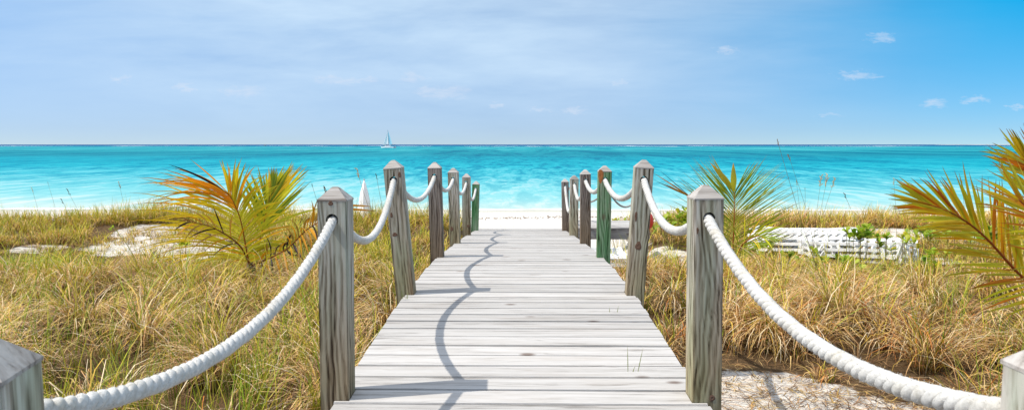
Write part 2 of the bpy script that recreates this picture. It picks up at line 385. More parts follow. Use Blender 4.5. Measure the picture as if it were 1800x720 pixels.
xs = np.concatenate([[-300, -200, -130, -90, -60, -45, -34], np.arange(-27, -12, .35), np.arange(-12, 12, .14), np.arange(12, 27, .35), [34, 45, 60, 90, 130, 200, 300]])
ys = np.concatenate([[-60, -40, -25, -15, -9, -5, -3], np.arange(-2, 19, .16), np.arange(19, 40, .35), [42, 46, 52, 60, 75, 90]])
V = []; C = []
for y in ys:
    for x in xs:
        V.append((x, y, gz(x, y)))
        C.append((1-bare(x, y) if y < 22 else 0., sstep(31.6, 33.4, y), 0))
nx = len(xs); i0 = np.arange(len(ys)-1)[:, None]*nx+np.arange(nx-1)[None]
i0 = i0.ravel(); Q = np.stack([i0, i0+1, i0+nx+1, i0+nx], 1)
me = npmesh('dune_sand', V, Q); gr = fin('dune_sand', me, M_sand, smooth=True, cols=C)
tag(gr, kind='structure')

# sea: one surface from the beach to the horizon
SX = np.concatenate([-np.geomspace(40000, 40, 24), np.linspace(-30, 30, 13), np.geomspace(40, 40000, 24)])
SY = np.concatenate([[30.5, 33, 36, 40], np.geomspace(46, 45000, 40)])
V = [(x, y, 0) for y in SY for x in SX]; nx = len(SX)
i0 = (np.arange(len(SY)-1)[:, None]*nx+np.arange(nx-1)[None]).ravel()
sea = fin('sea_water', npmesh('sea_water', V, np.stack([i0, i0+1, i0+nx+1, i0+nx], 1)), M_water); tag(sea, kind='structure')

# ------------------------------------------------------------------ boardwalk
def dz_(y): return E+float(np.interp(y, [-1, 1, 3.2, 4.4, 5.4, 6.4, 7.5, 9.5, 11.57, 13.6, 15], [-1.36, -1.315, -1.245, -1.195, -1.175, -1.188, -1.228, -1.375, -1.535, -1.715, -1.84]))
PY = [1.10, 3.3, 5.35, 7.4, 9.45, 11.5, 13.55]
PX = .908; PW = .07; EDGE = .905
walk = empty('boardwalk', (0, 1, dz_(1)-.04))
tag(walk, 'bleached grey plank boardwalk running over the dune down to the beach', 'boardwalk')
pitch = .168; y = .35; k = 0
while y < 14.6:
    gap = rnd.uniform(.009, .018); ya, yb = y, y+pitch-gap; yc = (ya+yb)/2
    eL = -EDGE+rnd.uniform(-.008, .008); eR = EDGE+rnd.uniform(-.008, .008)
    def side(e, sgn):
        # outline of one plank end going from ya to yb, notched round a post
        hit = [p for p in PY if p-PW-.006 < yb and p+PW+.006 > ya]
        xi = sgn*(PX-PW-.004)
        if not hit: return [(e, ya), (e, yb)]
        a, b = hit[0]-PW-.006, hit[0]+PW+.006; pts = []
        if a > ya+.012: pts += [(e, ya), (e, a), (xi, a)]
        else: pts += [(xi, ya)]
        if b < yb-.012: pts += [(xi, b), (e, b), (e, yb)]
        else: pts += [(xi, yb)]
        return pts
    poly = side(eR, 1)+side(eL, -1)[::-1]
    th = .036; zc = dz_(yc)+rnd.uniform(-.002, .002); sl_ = (dz_(yb)-dz_(ya))/(yb-ya); tilt = rnd.uniform(-.0012, .0012)
    bm = bmesh.new()
    vs = [bm.verts.new((px, py-yc, (py-yc)*sl_+px*tilt)) for (px, py) in poly]
    f = bm.faces.new(vs)
    r = bmesh.ops.extrude_face_region(bm, geom=[f]); bmesh.ops.translate(bm, vec=(0, 0, -th), verts=[v for v in r['geom'] if isinstance(v, bmesh.types.BMVert)])
    bmesh.ops.recalc_face_normals(bm, faces=bm.faces)
    bmesh.ops.bevel(bm, geom=[e for e in bm.edges if abs(e.verts[0].co.x-e.verts[1].co.x) > .5], offset=.004, segments=2, affect='EDGES')
    me = bpy.data.meshes.new('plank'); bm.to_mesh(me); bm.free()
    o = fin('plank', me, M_plank, None, (0, yc, zc)); o.parent = walk; o.matrix_parent_inverse = Matrix.Translation(walk.location).inverted()
    o.rotation_euler.z = rnd.uniform(-.0016, .0016)
    y += pitch
for x in (-.62, 0, .62):
    V = []; Fc = []; yy = np.linspace(.4, 14.5, 30)
    for q in yy:
        z = dz_(q)-.042
        V += [(x-.04, q, z-.19), (x+.04, q, z-.19), (x+.04, q, z), (x-.04, q, z)]
    for i in range(len(yy)-1):
        for a in range(4): Fc.append((i*4+a, i*4+(a+1) % 4, i*4+4+(a+1) % 4, i*4+4+a))
    Fc += [(3, 2, 1, 0), tuple(len(V)-4+a for a in range(4))]
    o = obj('stringer', V, Fc, M_beam, None); o.parent = walk; o.matrix_parent_inverse = Matrix.Translation(walk.location).inverted()

# posts
def make_post(name, x, y, ztop, zbot, w, mat_, leanx=0., leany=0., rz=0., hole=.155, label='', flat=.16, group=None, capmat=None, noholes=False):
    root = empty(name, (x, y, zbot)); h = ztop-zbot; rim = h-.062
    root.rotation_euler = (leany, leanx, rz)
    # keep the foot in the deck when the post leans
    bm = bmesh.new(); a = w/2
    bmesh.ops.create_cube(bm, size=1); bmesh.ops.scale(bm, vec=(w, w, rim), verts=bm.verts); bmesh.ops.translate(bm, vec=(0, 0, rim/2), verts=bm.verts)
    bmesh.ops.bevel(bm, geom=[e for e in bm.edges if abs(e.verts[0].co.z-e.verts[1].co.z) > .3], offset=.005, segments=2, affect='EDGES')
    me = bpy.data.meshes.new('shaft'); bm.to_mesh(me); bm.free()
    if not noholes:
        tmp = bpy.data.objects.new('shaft_tmp', me); COL.objects.link(tmp)
        V = []; Fc = []; hz = h-hole
        tube(V, Fc, [(0, -w, hz), (0, w, hz)], .030, 24)
        cme = bpy.data.meshes.new('cut'); cme.from_pydata([tuple(v) for v in V], [], Fc); cme.update()
        bm = bmesh.new(); bm.from_mesh(cme); bmesh.ops.recalc_face_normals(bm, faces=bm.faces); bm.to_mesh(cme); bm.free()
        cut = bpy.data.objects.new('cut_tmp', cme); COL.objects.link(cut)
        md = tmp.modifiers.new('b', 'BOOLEAN'); md.object = cut; md.operation = 'DIFFERENCE'; md.solver = 'EXACT'
        dg = bpy.context.evaluated_depsgraph_get(); me2 = bpy.data.meshes.new_from_object(tmp.evaluated_get(dg))
        bpy.data.objects.remove(tmp); bpy.data.objects.remove(cut); me = me2; me.name = 'shaft'
        me.materials.clear()
    fin('shaft', me, mat_, root)
    # four sided cap ending in a small blunt tip
    t = a*flat*1.6; V = []; Fc = []
    for (q, z) in ((a+.001, -.004), (a+.001, .003), (t, .058), (t*.6, .062)):
        for sx, sy in ((-1, -1), (1, -1), (1, 1), (-1, 1)): V.append((sx*q, sy*q, z))
    for i in range(3):
        for s in range(4): Fc.append((i*4+s, i*4+(s+1) % 4, i*4+4+(s+1) % 4, i*4+4+s))
    Fc += [(3, 2, 1, 0), (12, 13, 14, 15)]
    obj('cap', V, Fc, capmat or M_cap, root, (0, 0, rim))
    tag(root, label, 'post', group)
    return root
SAME = 'wooden rope posts along the boardwalk'
LP = [  # y, top, lean, material, label
    (-.317, .0, M_post, 'blurred grey post top with a knot, cut off by the left edge of the photo'),
    (-.204, .01, M_post, 'tall streaked post at the left front corner of the planks'),
    (-.115, -.085, M_post, 'knotty grey post leaning outward, second whole post on the left of the boardwalk'),
    (-.190, -.02, M_postb, 'brown grey post with tan tipped cap, third whole post on the left of the boardwalk'),
    (-.322, -.02, M_post, 'pale grey post with dark knot near its foot, fourth whole post on left side'),
    (-.487, .0, M_post, 'slim far grey post just before the green end post, left side'),
    (-.721, .03, M_postg, 'green tinted end post at the far left end of the boardwalk'),
]
RP = [
    (-.312, .0, M_post, 'out of focus pale post top cut off by the right edge of the picture'),
    (-.194, -.015, M_post, 'broad pale grey post at the right front corner of the planks'),
    (-.115, .055, M_post, 'grey brown post with oval grain figure, second whole post on the right of the boardwalk'),
    (-.227, .005, M_postg, 'green stained post with orange brown top, third whole post on the right side'),
    (-.345, -.01, M_postb, 'dark grey post between the green stained post and the two slim far posts, right side'),
    (-.515, .0, M_post, 'slim pale far post, last but one on the right of the boardwalk'),
    (-.675, -.02, M_postb, 'dark brown end post at the far right end of the boardwalk'),
]
HL, HR = [], []
for sgn, L, H in ((-1, LP, HL), (1, RP, HR)):
    for i, (zt, lean, m, lab) in enumerate(L):
        y = PY[i]; x = sgn*PX; zb = min(gz(x, y)-.25, dz_(y)-.5); zt_ = E+zt
        # lean turns about the deck level
        hd = dz_(y)-zb; la = lean
        rz = .22 if (sgn < 0 and i == 0) else rnd.uniform(-.03, .03)
        xx = x-math.tan(la)*hd
        make_post('wooden_post', xx, y, zt_, zb, .14, m, la, 0, rz, .155, lab, group=SAME)
        hh = (zt_-zb)-.155
        H.append(Vector((xx+math.sin(la)*hh, y, zb+math.cos(la)*hh)))

# knots: dark oval branch ends standing a hair proud of the face
M_knot = simple('knot_wood', (.15, .085, .055), .95, 90, .6)
posts = [o for o in bpy.data.objects if o.name.startswith('wooden_post')]
M_heart = simple('orange_brown_heartwood', (.36, .13, .04), .9, 70, .5)
def knot(px, py, side, i, w, h, m=None):
    y = PY[i]-.07; p = at(px, py, y-.002); best = min(posts, key=lambda o: abs(o.location.y-PY[i])*5+abs(o.location.x-side*PX))
    V = [(0, .0008, 0)]; Fc = []; n = 14
    for r, d in ((.5, -.0012), (1, .0004)):
        for k in range(n): a = 2*math.pi*k/n; q = r*(1+.12*math.sin(3*a+px)); V.append((math.cos(a)*w*q, d, math.sin(a)*h*q))
    for k in range(n): Fc.append((0, 1+k, 1+(k+1) % n)); Fc.append((1+k, 1+n+k, 1+n+(k+1) % n, 1+(k+1) % n))
    o = obj('knot', V, Fc, m or M_knot); bpy.context.view_layer.update(); o.parent = best; lp = best.matrix_world.inverted() @ p
    o.location = (lp.x, -.0712, lp.z)
knot(1252, 699, 1, 1, .014, .017); knot(1226, 405, 1, 1, .005, .016); knot(1122, 432, 1, 2, .024, .034); knot(1118, 380, 1, 2, .010, .04)
knot(702, 307, -1, 2, .012, .022); knot(688, 378, -1, 2, .010, .02); knot(694, 412, -1, 2, .02, .016); knot(581, 357, -1, 1, .012, .012)
knot(1056, 309, 1, 3, .028, .075, M_heart); knot(794, 402, -1, 4, .022, .035); knot(823, 397, -1, 5, .02, .025)

# ropes
rg0 = np.random.default_rng(11)
def rope(name, path, R_=.0225, lay=.108, label='', strands=3, mat_=None, cat='rope', group=None, start=None):
    P = [Vector(p) for p in path]
    # resample
    d = [0]
    for a, b in zip(P, P[1:]): d.append(d[-1]+(b-a).length)
    step = lay/15; n = int(d[-1]/step); A = np.array([tuple(p) for p in P]); ss = np.linspace(0, d[-1], n)
    X = np.stack([np.interp(ss, d, A[:, k]) for k in range(3)], 1)
    ker = np.ones(5)/5
    T = np.gradient(X, axis=0); T /= np.linalg.norm(T, axis=1)[:, None]
    up = np.array([0, 0, 1.]); Sd = np.cross(T, up); Sd /= np.linalg.norm(Sd, axis=1)[:, None]; U = np.cross(Sd, T)
    r0 = R_*.55; rs = R_*.48; ns = 20; VV = []; QQ = []; b = 0
    for k in range(strands):
        ph = 2*np.pi*(ss/lay)+2*np.pi*k/strands
        c = np.cos(ph)[:, None]; s_ = np.sin(ph)[:, None]
        rad = Sd*c+U*s_; tan = -Sd*s_+U*c
        Cc = X+rad*r0
        # strand cross-section plane tilted with the lay
        tt = T+tan*(2*np.pi*r0/lay); tt /= np.linalg.norm(tt, axis=1)[:, None]; bb = np.cross(tt, rad)
        wob = 1+.05*np.sin(ss*23+k*2.1)+.04*np.sin(ss*61+k)+.02*rg0.normal(size=n)
        for j in range(ns):
            a = 2*np.pi*j/ns; yarn = 1+.03*np.cos(5*a-ss*2*np.pi/(lay*.42))     # the yarns of the strand, laid the other way
            rr_ = (rs*wob*yarn)[:, None]
            VV.append(Cc+rad*math.cos(a)*rr_+bb*math.sin(a)*rr_*1.2)
        i = np.arange(n-1)
        for j in range(ns):
            j2 = (j+1) % ns
            QQ.append(np.stack([b+j*n+i, b+j*n+i+1, b+j2*n+i+1, b+j2*n+i], 1))
        b += ns*n
    # loose fibres standing off the strands
    nf = int(d[-1]*1500); i = rg0.integers(0, n, nf); a = rg0.uniform(0, 2*np.pi, nf)[:, None]
    rad = Sd[i]*np.cos(a)+U[i]*np.sin(a); p0 = X[i]+rad*(R_*.93)
    dv = rad*rg0.uniform(.3, 1, (nf, 1))+T[i]*rg0.normal(0, .8, (nf, 1))+rg0.normal(0, .3, (nf, 3)); dv /= np.linalg.norm(dv, axis=1)[:, None]
    p1 = p0+dv*rg0.uniform(.003, .009, (nf, 1)); wv_ = np.cross(dv, rad+1e-3); wv_ /= np.linalg.norm(wv_, axis=1)[:, None]+1e-9; wv_ *= .0005
    VV.append(np.stack([p0-wv_, p0+wv_, p1+wv_*.5, p1-wv_*.5], 1).reshape(-1, 3)); QQ.append(b+np.arange(nf*4).reshape(-1, 4))
    me = npmesh(name, np.concatenate(VV), np.concatenate(QQ)); o = fin(name, me, mat_ or M_rope, smooth=True)
    return tag(o, label, cat, group)
def spans(H, sags, skew=None):
    pts = []
    for k in range(len(H)-1):
        a, b = H[k], H[k+1]; dirn = (b-a).normalized()
        n = 40; A = a+Vector((0, .055, -.004)); B = b-Vector((0, .055, .004))
        pts.append(a-Vector((0, .05 if k == 0 else 0., .004)))
        for i in range(n+1):
            t = i/n; p = A.lerp(B, t); p.z -= 4*sags[k]*t*(1-t); pts.append(p)
    pts.append(H[-1]+Vector((0, .05, -.004)))
    return pts
rope('rope', spans(HL, [.20, .26, .20, .15, .19, .25]), label='thick twisted white rope threaded through the left row of posts, shaded side to the viewer', group='ropes of the boardwalk')
rope('rope', spans(HR, [.19, .20, .17, .14, .25, .48]), R_=.0255, lay=.118, label='thick twisted white rope threaded through the right row of posts, brightly sunlit', group='ropes of the boardwalk')

# side platform beyond the walk on the right
sp = empty('timber_platform', (1.6, 12.6, E-1.85)); tag(sp, 'low grey timber platform behind the right posts, beside the beach', 'platform')
zt = at(1090, 400, 12.0).z
V = []; Fc = []; box(V, Fc, .96, 2.28, 11.95, 12.0, zt-.2, zt); o = obj('edge_beam', V, Fc, M_beam); o.parent = sp; o.matrix_parent_inverse = Matrix.Translation(sp.location).inverted()
for k in range(8):
    V = []; Fc = []; box(V, Fc, .96, 2.28, 12.01+k*.15, 12.01+k*.15+.138, zt-.04, zt-.003)
    o = obj('plank', [v-Vector((1.6, 12+k*.15, zt)) for v in V], Fc, M_plank, None, (1.6, 12+k*.15, zt)); o.parent = sp; o.matrix_parent_inverse = Matrix.Translation(sp.location).inverted()
for xx in (1.02, 2.2):
    for yy in (12.06, 13.1):
        V = []; Fc = []; box(V, Fc, xx-.045, xx+.045, yy-.045, yy+.045, gz(xx, yy)-.2, zt-.045)
        o = obj('leg', V, Fc, M_beam); o.parent = sp; o.matrix_parent_inverse = Matrix.Translation(sp.location).inverted()
pA = at(1067, 324, 11.85); pB = at(1128, 330, 12.05)
make_post('wooden_post', pA.x, 11.85, pA.z, gz(pA.x, 11.85)-.2, .135, M_postb, label='grey side post mostly hidden behind the green stained post', group='posts of the side platform')
make_post('wooden_post', pB.x, 12.08, pB.z-.02, gz(pB.x, 12)-.2, .135, M_postb, label='side post hidden behind the post with oval grain, red float hanging from it', group='posts of the side platform')
hA = Vector((pA.x, 11.85, pA.z-.155)); hB = Vector((pB.x, 12.08, pB.z-.175)); h6 = Vector((PX+.05, 13.55, HR[-1].z-.02))
def sag3(a, b, s, n=30):
    out = []
    for i in range(n+1):
        t = i/n; p = a.lerp(b, t); p.z -= 4*s*t*(1-t); out.append(p)
    return out
M_rope2 = simple('grey_rope', (.34, .33, .30), .95, 30, .2)
rope('rope', sag3(h6, hA+Vector((-.06, .02, 0)), .22), R_=.016, label='thin grey rope behind the right posts, from the end post to the first side post', mat_=M_rope2, group='ropes of the side platform')
rope('rope', sag3(hA+Vector((.06, 0, 0)), hB+Vector((-.06, 0, 0)), .2), R_=.016, label='thin grey rope sagging between the two side posts, seen beside the green stained post', mat_=M_rope2, group='ropes of the side platform')
# red float
fp = at(1137, 388, 11.9); bu = empty('float_buoy', (fp.x, fp.y, fp.z-.15)); tag(bu, 'red plastic float hanging behind the second right post', 'float')
V = []; Fc = []; n = 12; prof = [(.0, -.15), (.06, -.145), (.10, -.10), (.118, -.03), (.115, .04), (.09, .11), (.045, .15), (.02, .165), (.0, .17)]
pts = [Vector((0, 0, z)) for r, z in prof]; tube(V, Fc, pts, [max(r, .004) for r, z in prof], 16)
o = obj('float_body', V, Fc, M_red, bu, (0, 0, .15), smooth=True)
V = []; Fc = []; tube(V, Fc, [(0, 0, .31), (-.02, .02, .42), (-.06, .05, .55)], .006, 6); obj('cord', V, Fc, M_rope2, bu)

# ------------------------------------------------------------------ dune grass (nobody could count the blades)
rg = np.random.default_rng(5)
B = dict(x=[], y=[], z=[], az=[], L=[], w=[], t0=[], t1=[], c=[])
COLS = dict(straw=(.72, .49, .20), gold=(.68, .43, .07), tan=(.58, .33, .14), green=(.23, .31, .02), olive=(.56, .49, .04), orange=(.58, .20, .04), pale=(.78, .63, .40), brown=(.16, .075, .03), lime=(.34, .42, .04))
CN = list(COLS); CA = np.array([COLS[k] for k in CN])
def tuft(x, y, n, L, spread, w, probs, upright=.5, arch=1.):
    p = np.array([probs.get(k, 0) for k in CN], float); p /= p.sum()
    ci = rg.choice(len(CN), n, p=p)
    az = rg.uniform(0, 2*np.pi, n); r = spread*np.sqrt(rg.uniform(0, 1, n))
    B['x'].append(x+np.cos(az)*r); B['y'].append(y+np.sin(az)*r); B['z'].append(np.full(n, gz(x, y)-.02))
    az2 = az*.0+np.where(rg.uniform(size=n) < .45, rg.normal(rg.uniform(0, 6.28), .8, n), az+rg.normal(0, .7, n)); B['az'].append(az2)
    g = np.isin(ci, [CN.index('green'), CN.index('olive'), CN.index('lime')])
    B['L'].append(L*rg.uniform(.55, 1.15, n)*np.where(g, 1.08, 1.0)); B['w'].append(w*rg.uniform(.6, 1.25, n))
    B['t0'].append(np.abs(rg.normal(.22, .16, n))*np.where(g, .7, 1.0)+.02)
    B['t1'].append(np.where(g, rg.uniform(.35, 1.3, n), rg.uniform(1.4, 3.4, n))*arch)
    c = CA[ci]*rg.uniform(.7, 1.2, (n, 1)); B['c'].append(c)
def region(x, y):
    n = mnoise.noise(Vector((x*.45, y*.4, 20.))); n2 = mnoise.noise(Vector((x*1.4, y*1.2, 31.)))
    gr = .5+n*.9+n2*.5
    if x < 0:
        if y < 8: return dict(straw=3.0, tan=4.5, pale=1.6, gold=1.2, green=1.4+2.6*max(0, gr), olive=1.1+1.8*max(0, gr), orange=.25, brown=4.2)
        if y < 13: return dict(straw=2.6, tan=2.4, gold=2.6, pale=.8, green=1.2+1.8*max(0, gr), olive=2.8+2.0*max(0, gr), orange=.3, brown=1.8)
        return dict(straw=2.6, tan=1.5, gold=4.2, green=.6+1.0*max(0, gr), olive=2.6+1.6*max(0, gr), orange=.8, brown=.8)
    if y < 8: return dict(straw=5, tan=4.6, pale=2.2, gold=2.2, green=.3+1.4*max(0, gr), olive=.6+1.1*max(0, gr), orange=1.8, brown=3.2)
    if y < 13: return dict(straw=4.2, tan=2.6, gold=3.4, green=.4+1.2*max(0, gr), olive=1.0+1.3*max(0, gr), orange=1.2, brown=1.0)
    return dict(straw=3.6, tan=2.2, gold=3.4, green=.5+max(0, gr), olive=1.6+max(0, gr), orange=1.2, brown=.7)
def inpath(x, y): return (abs(x) < 1.02 and y < 15.5) or (y >= 14.6 and -.068*y-.05 < x < 2.2)
HOL = [(-2.35, 3.9, .34), (-1.75, 4.6, .25), (-3.1, 4.7, .30), (-4.3, 5.6, .35), (-1.35, 3.5, .25), (-2.9, 6.4, .3), (-5.6, 7.3, .35), (-1.5, 6.2, .22), (3.6, 5.1, .32), (4.6, 6.2, .34), (3.0, 6.3, .25), (1.5, 6.8, .22), (5.6, 7.8, .35), (3.7, 7.4, .25), (1.6, 5.9, .2), (3.9, 4.2, .3)]
def hollow(x, y): return any((x-a)**2+(y-b)**2 < (1.35*r*(1+.5*mnoise.noise(Vector((x*3, y*3, 2)))))**2 for a, b, r in HOL)
def scatter(y0, y1, dens, nb, L, w, segmul=1.):
    half = .80*y1+1.0; area = 2*half*(y1-y0); n = int(area*dens)
    for _ in range(n):
        y = rg.uniform(y0, y1); x = rg.uniform(-half, half)
        if abs(x) > .80*y+1.0 or inpath(x, y): continue
        b = bare(x, y)
        if rg.uniform() < b*1.25 or (hollow(x, y) and rg.uniform() < .9): continue
        cl = mnoise.noise(Vector((x*.8, y*.8, 50.)))*.5+mnoise.noise(Vector((x*2.2, y*2.2, 60.)))*.35+.5
        if rg.uniform() > .25+cl*1.1: continue
        l = L*(.50+.75*cl)*(1-.45*b)
        # keep the view over the right hand sand patch and the stacked loungers open
        if 1.0 < x < 2.9 and y < 4.9: 
            if rg.uniform() < .80: continue
            l *= .6
        if 3.6 < x < 7.6 and 10.3 < y < 12.6: l *= .5
        if -10 < x < -4.8 and 9.8 < y < 13.2: l *= .36
        if abs(x) < 1.35: l *= .8
        tuft(x, y, max(5, int(nb*rg.uniform(.6, 1.35))), l, .10*rg.uniform(.6, 1.6), w, region(x, y), arch=rg.uniform(.75, 1.15))
scatter(2.4, 6.0, 6.5, 95, .70, .0074)
scatter(6.0, 9.5, 7.0, 75, .62, .0092)
for _ in range(170):          # sparse sprigs on the bare left hand sand
    x = -7.6+rg.normal(0, 1.0); y = 14.3+rg.normal(0, 1.0); tuft(x, y, 12, rg.uniform(.15, .34), .08, .009, dict(straw=3, gold=3, brown=2, olive=2), arch=.8)
for _ in range(380):
    x = rg.uniform(1.1, 3.2); y = rg.uniform(4.0, 6.6); tuft(x, y, 4, rg.uniform(.08, .3), .1, .005, dict(straw=3, tan=3, brown=4, gold=1), arch=.1)
    B['t0'][-1] = rg.uniform(1.3, 1.6, 4); B['z'][-1] = B['z'][-1]+.03
# big tussocks whose long dry blades hang over all round
for _ in range(115):
    y = 2.7+6.5*rg.uniform()**.8; x = (-1 if rg.uniform() < .52 else 1)*rg.uniform(1.25, .78*y+.9)
    if bare(x, y) > .25 or hollow(x, y) or (1 < x < 2.9 and y < 5.6): continue
    pr = dict(straw=5, pale=3.2, tan=4, gold=2, brown=1.6, green=.5, olive=.7) if x < 0 else dict(straw=5.5, pale=3, tan=3.5, gold=2.2, orange=1.0, brown=1.3, green=.3, olive=.5)
    tuft(x, y, 230, rg.uniform(.72, 1.0), .13, .0078+.0003*y, pr, arch=rg.uniform(.95, 1.25))
scatter(9.5, 14.0, 11, 42, .56, .0105)
scatter(14.0, 20.5, 11, 26, .50, .0125)
# broken straw lying on the bare sand
for _ in range(2600):
    cx, cy, rx, ry = PATCH[int(rg.integers(len(PATCH)))]
    x = cx+rg.normal(0, 1)*rx*.75; y = cy+rg.normal(0, 1)*ry*.75
    if inpath(x, y) or y < 3: continue
    n0 = len(B['x']); tuft(x, y, 3, rg.uniform(.06, .28), .06, .004+.0006*y, dict(straw=2, tan=3, brown=5, gold=1), arch=.1)
    B['t0'][-1] = rg.uniform(1.35, 1.62, 3); B['z'][-1] = B['z'][-1]+.03
# thicker greener clumps on the crests
for _ in range(150):
    x = rg.uniform(-15, -1.35) if rg.uniform() < .55 else rg.uniform(3.4, 14); y = rg.uniform(16.2, 18.6)
    if bare(x, y) > .5: continue
    pr = dict(olive=4, gold=4, green=2, straw=2) if x < 0 else dict(straw=4, gold=4, tan=2, olive=2, orange=1)
    tuft(x, y, 60, rg.uniform(.42, .66), .22, .011, pr, arch=.55)
# lush low patch on the far left
for _ in range(60):
    x = rg.uniform(-9.0, -6.9); y = rg.uniform(9.2, 10.6); tuft(x, y, 30, .40, .15, .010, dict(lime=4, green=2, olive=2), arch=.8)
for _ in range(130):
    x = rg.uniform(3.0, 7.2); y = rg.uniform(9.6, 11.2)+.0*x; tuft(x, y, 14, rg.uniform(.30, .55), .12, .008, dict(straw=3, gold=2, olive=3, green=1.5, tan=2), arch=.7)
# green upright sedges here and there in the foreground
for _ in range(120):
    sgn = -1 if rg.uniform() < .5 else 1; y = rg.uniform(3.0, 8.); x = sgn*rg.uniform(1.15, .78*y+.4)
    if x > 0 and x < 3 and y < 6: continue
    tuft(x, y, 20, rg.uniform(.5, .72), .07, .005, dict(green=5, olive=3, lime=1), arch=.45)
for k in B: B[k] = np.concatenate(B[k])
nB = len(B['x']); print('blades', nB)
SEG = 5
tt = np.linspace(0, 1, SEG+1); pos = np.zeros((nB, SEG+1, 3)); pos[:, 0, 0] = B['x']; pos[:, 0, 1] = B['y']; pos[:, 0, 2] = B['z']
azw = B['az'][:, None]+np.cumsum(rg.normal(0, .10, (nB, SEG)), 1)
for i in range(SEG):
    th = B['t0']+(B['t1'])*(((i+.5)/SEG)**1.4); dl = B['L']/SEG
    pos[:, i+1, 0] = pos[:, i, 0]+np.sin(th)*np.cos(azw[:, i])*dl
    pos[:, i+1, 1] = pos[:, i, 1]+np.sin(th)*np.sin(azw[:, i])*dl
    pos[:, i+1, 2] = pos[:, i, 2]+np.cos(th)*dl
rot = B['az']+np.pi/2+rg.normal(0, .5, nB)
sd = np.stack([np.cos(rot), np.sin(rot), np.zeros(nB)], 1)
wt = np.array([.8, 1, .9, .72, .45, .06])
# nothing grows through the planks
xx = pos[:, :, 0]; inside = (np.abs(xx) < .93) & (pos[:, :, 1] < 14.8)
pos[:, :, 0] = np.where(inside, np.sign(B['x'])[:, None]*(.93+.25*(.93-np.abs(xx))), xx)
off = sd[:, None, :]*(B['w'][:, None, None]*.5*wt[None, :, None])
VV = np.stack([pos-off, pos+off], 2).reshape(-1, 3)
base = (np.arange(nB)*(SEG+1)*2)[:, None]+(np.arange(SEG)*2)[None]
base = base.ravel(); QQ = np.stack([base, base+1, base+3, base+2], 1)
# blade colour darkened at the root, painted shade between clumps; paler at the tip
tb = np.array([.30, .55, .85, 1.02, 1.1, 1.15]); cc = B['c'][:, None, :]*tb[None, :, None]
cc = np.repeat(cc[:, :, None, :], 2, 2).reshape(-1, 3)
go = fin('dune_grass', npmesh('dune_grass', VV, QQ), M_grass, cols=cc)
tag(go, 'dry golden and green dune grass covering both sides of the boardwalk', 'grass', kind='stuff')

# ------------------------------------------------------------------ palms
def strip(V, Fc, C, p0, d, side, L, w, c0, c1, c2, droop=.3, seg=7, nrm=None, curl=0.):
    b = len(V); p = Vector(p0); d = d.normalized()
    for i in range(seg+1):
        t = i/seg; ww = w*(.35+1.2*t if t < .35 else (.77+.0)*(1-((t-.35)/.65)**1.7)+.02)
        s = side.normalized()
        up_ = d.cross(s).normalized() if nrm is None else nrm
        V += [p-s*ww*.5, p-up_*ww*.14, p+s*ww*.5]
        c = [c0[k]*(1-min(1, t*1.4))+c1[k]*min(1, t*1.4) for k in range(3)]
        if t > .78: q = (t-.78)/.22; c = [c[k]*(1-q)+c2[k]*q for k in range(3)]
        C += [c, c, c]
        if i < seg:
            p = p+d*(L/seg); d = (d+Vector((0, 0, -droop/seg))+side*curl/seg).normalized()
    for i in range(seg):
        for j in (0, 1):
            a = b+i*3+j; Fc.append((a, a+1, a+4, a+3))
def frond(parent, pts, facing, n, Lmax, w, pal, droop=.3, a0=62, a1=14, rr=(.012, .004), tipleaves=0, dead=False, up=0., Lr=1., seed=1, start=.08, name='frond', label=None, vee=.25):
    rn = random.Random(seed); P = catmull(pts, 12); m = len(P)-1; Lmax *= FS; w *= FS
    V = []; Fc = []; C = []; fv = Vector(facing).normalized()
    for i in range(n):
        t = start+(1-start)*i/(n-1); q = t*m; k = min(int(q), m-1); p = P[k].lerp(P[k+1], q-k); tg = (P[k+1]-P[k]).normalized()
        sd_ = tg.cross(fv).normalized(); a = R(a0+(a1-a0)*t**1.1)
        prof = (.62+.38*math.sin(math.pi*min(1, (t*.8+.12))))*(1-.3*t**3)
        for s in (-1, 1):
            aa = a+R(rn.gauss(0, 4)); L = Lmax*prof*rn.uniform(.85, 1.1)*(Lr if s > 0 else 1)
            d = tg*math.cos(aa)+sd_*s*math.sin(aa)+fv*(vee+rn.gauss(0, .07))+Vector((0, 0, up))
            c0, c1, c2 = pal(t, s, rn)
            sw = d.cross(fv); 
            if sw.length < .05: sw = tg
            strip(V, Fc, C, p, d, (sw.normalized()+fv*rn.uniform(-.5, .5)).normalized(), L, w*rn.uniform(.8, 1.15), c0, c1, c2, droop=droop*rn.uniform(.5, 1.5) if not dead else droop*rn.uniform(.2, 1.8), curl=rn.gauss(0, .12 if not dead else .6))
    o = obj(name, V, Fc, M_leaf, parent, smooth=True, cols=C)
    V = []; Fc = []; rad = [rr[0]+(rr[1]-rr[0])*i/m for i in range(m+1)]; tube(V, Fc, P, rad, 8)
    rc = (.42, .13, .03) if not dead else (.28, .11, .03)
    obj('midrib', V, Fc, M_leaf, o, cols=[rc]*len(V), smooth=True)
    if label: o['label'] = label
    return o
FS = 1.
def fixpar(root):
    """children were built in world space: move their vertices to the root's frame"""
    inv = -root.location
    for ch in root.children:
        ch.data.transform(Matrix.Translation(inv))
        for g in ch.children: g.data.transform(Matrix.Translation(inv))
GY = (.60, .56, .03); YL = (.80, .56, .03); OR = (.88, .40, .02); BR = (.22, .08, .02); GN = (.24, .32, .02); DK = (.030, .016, .02); RD = (.66, .22, .02)
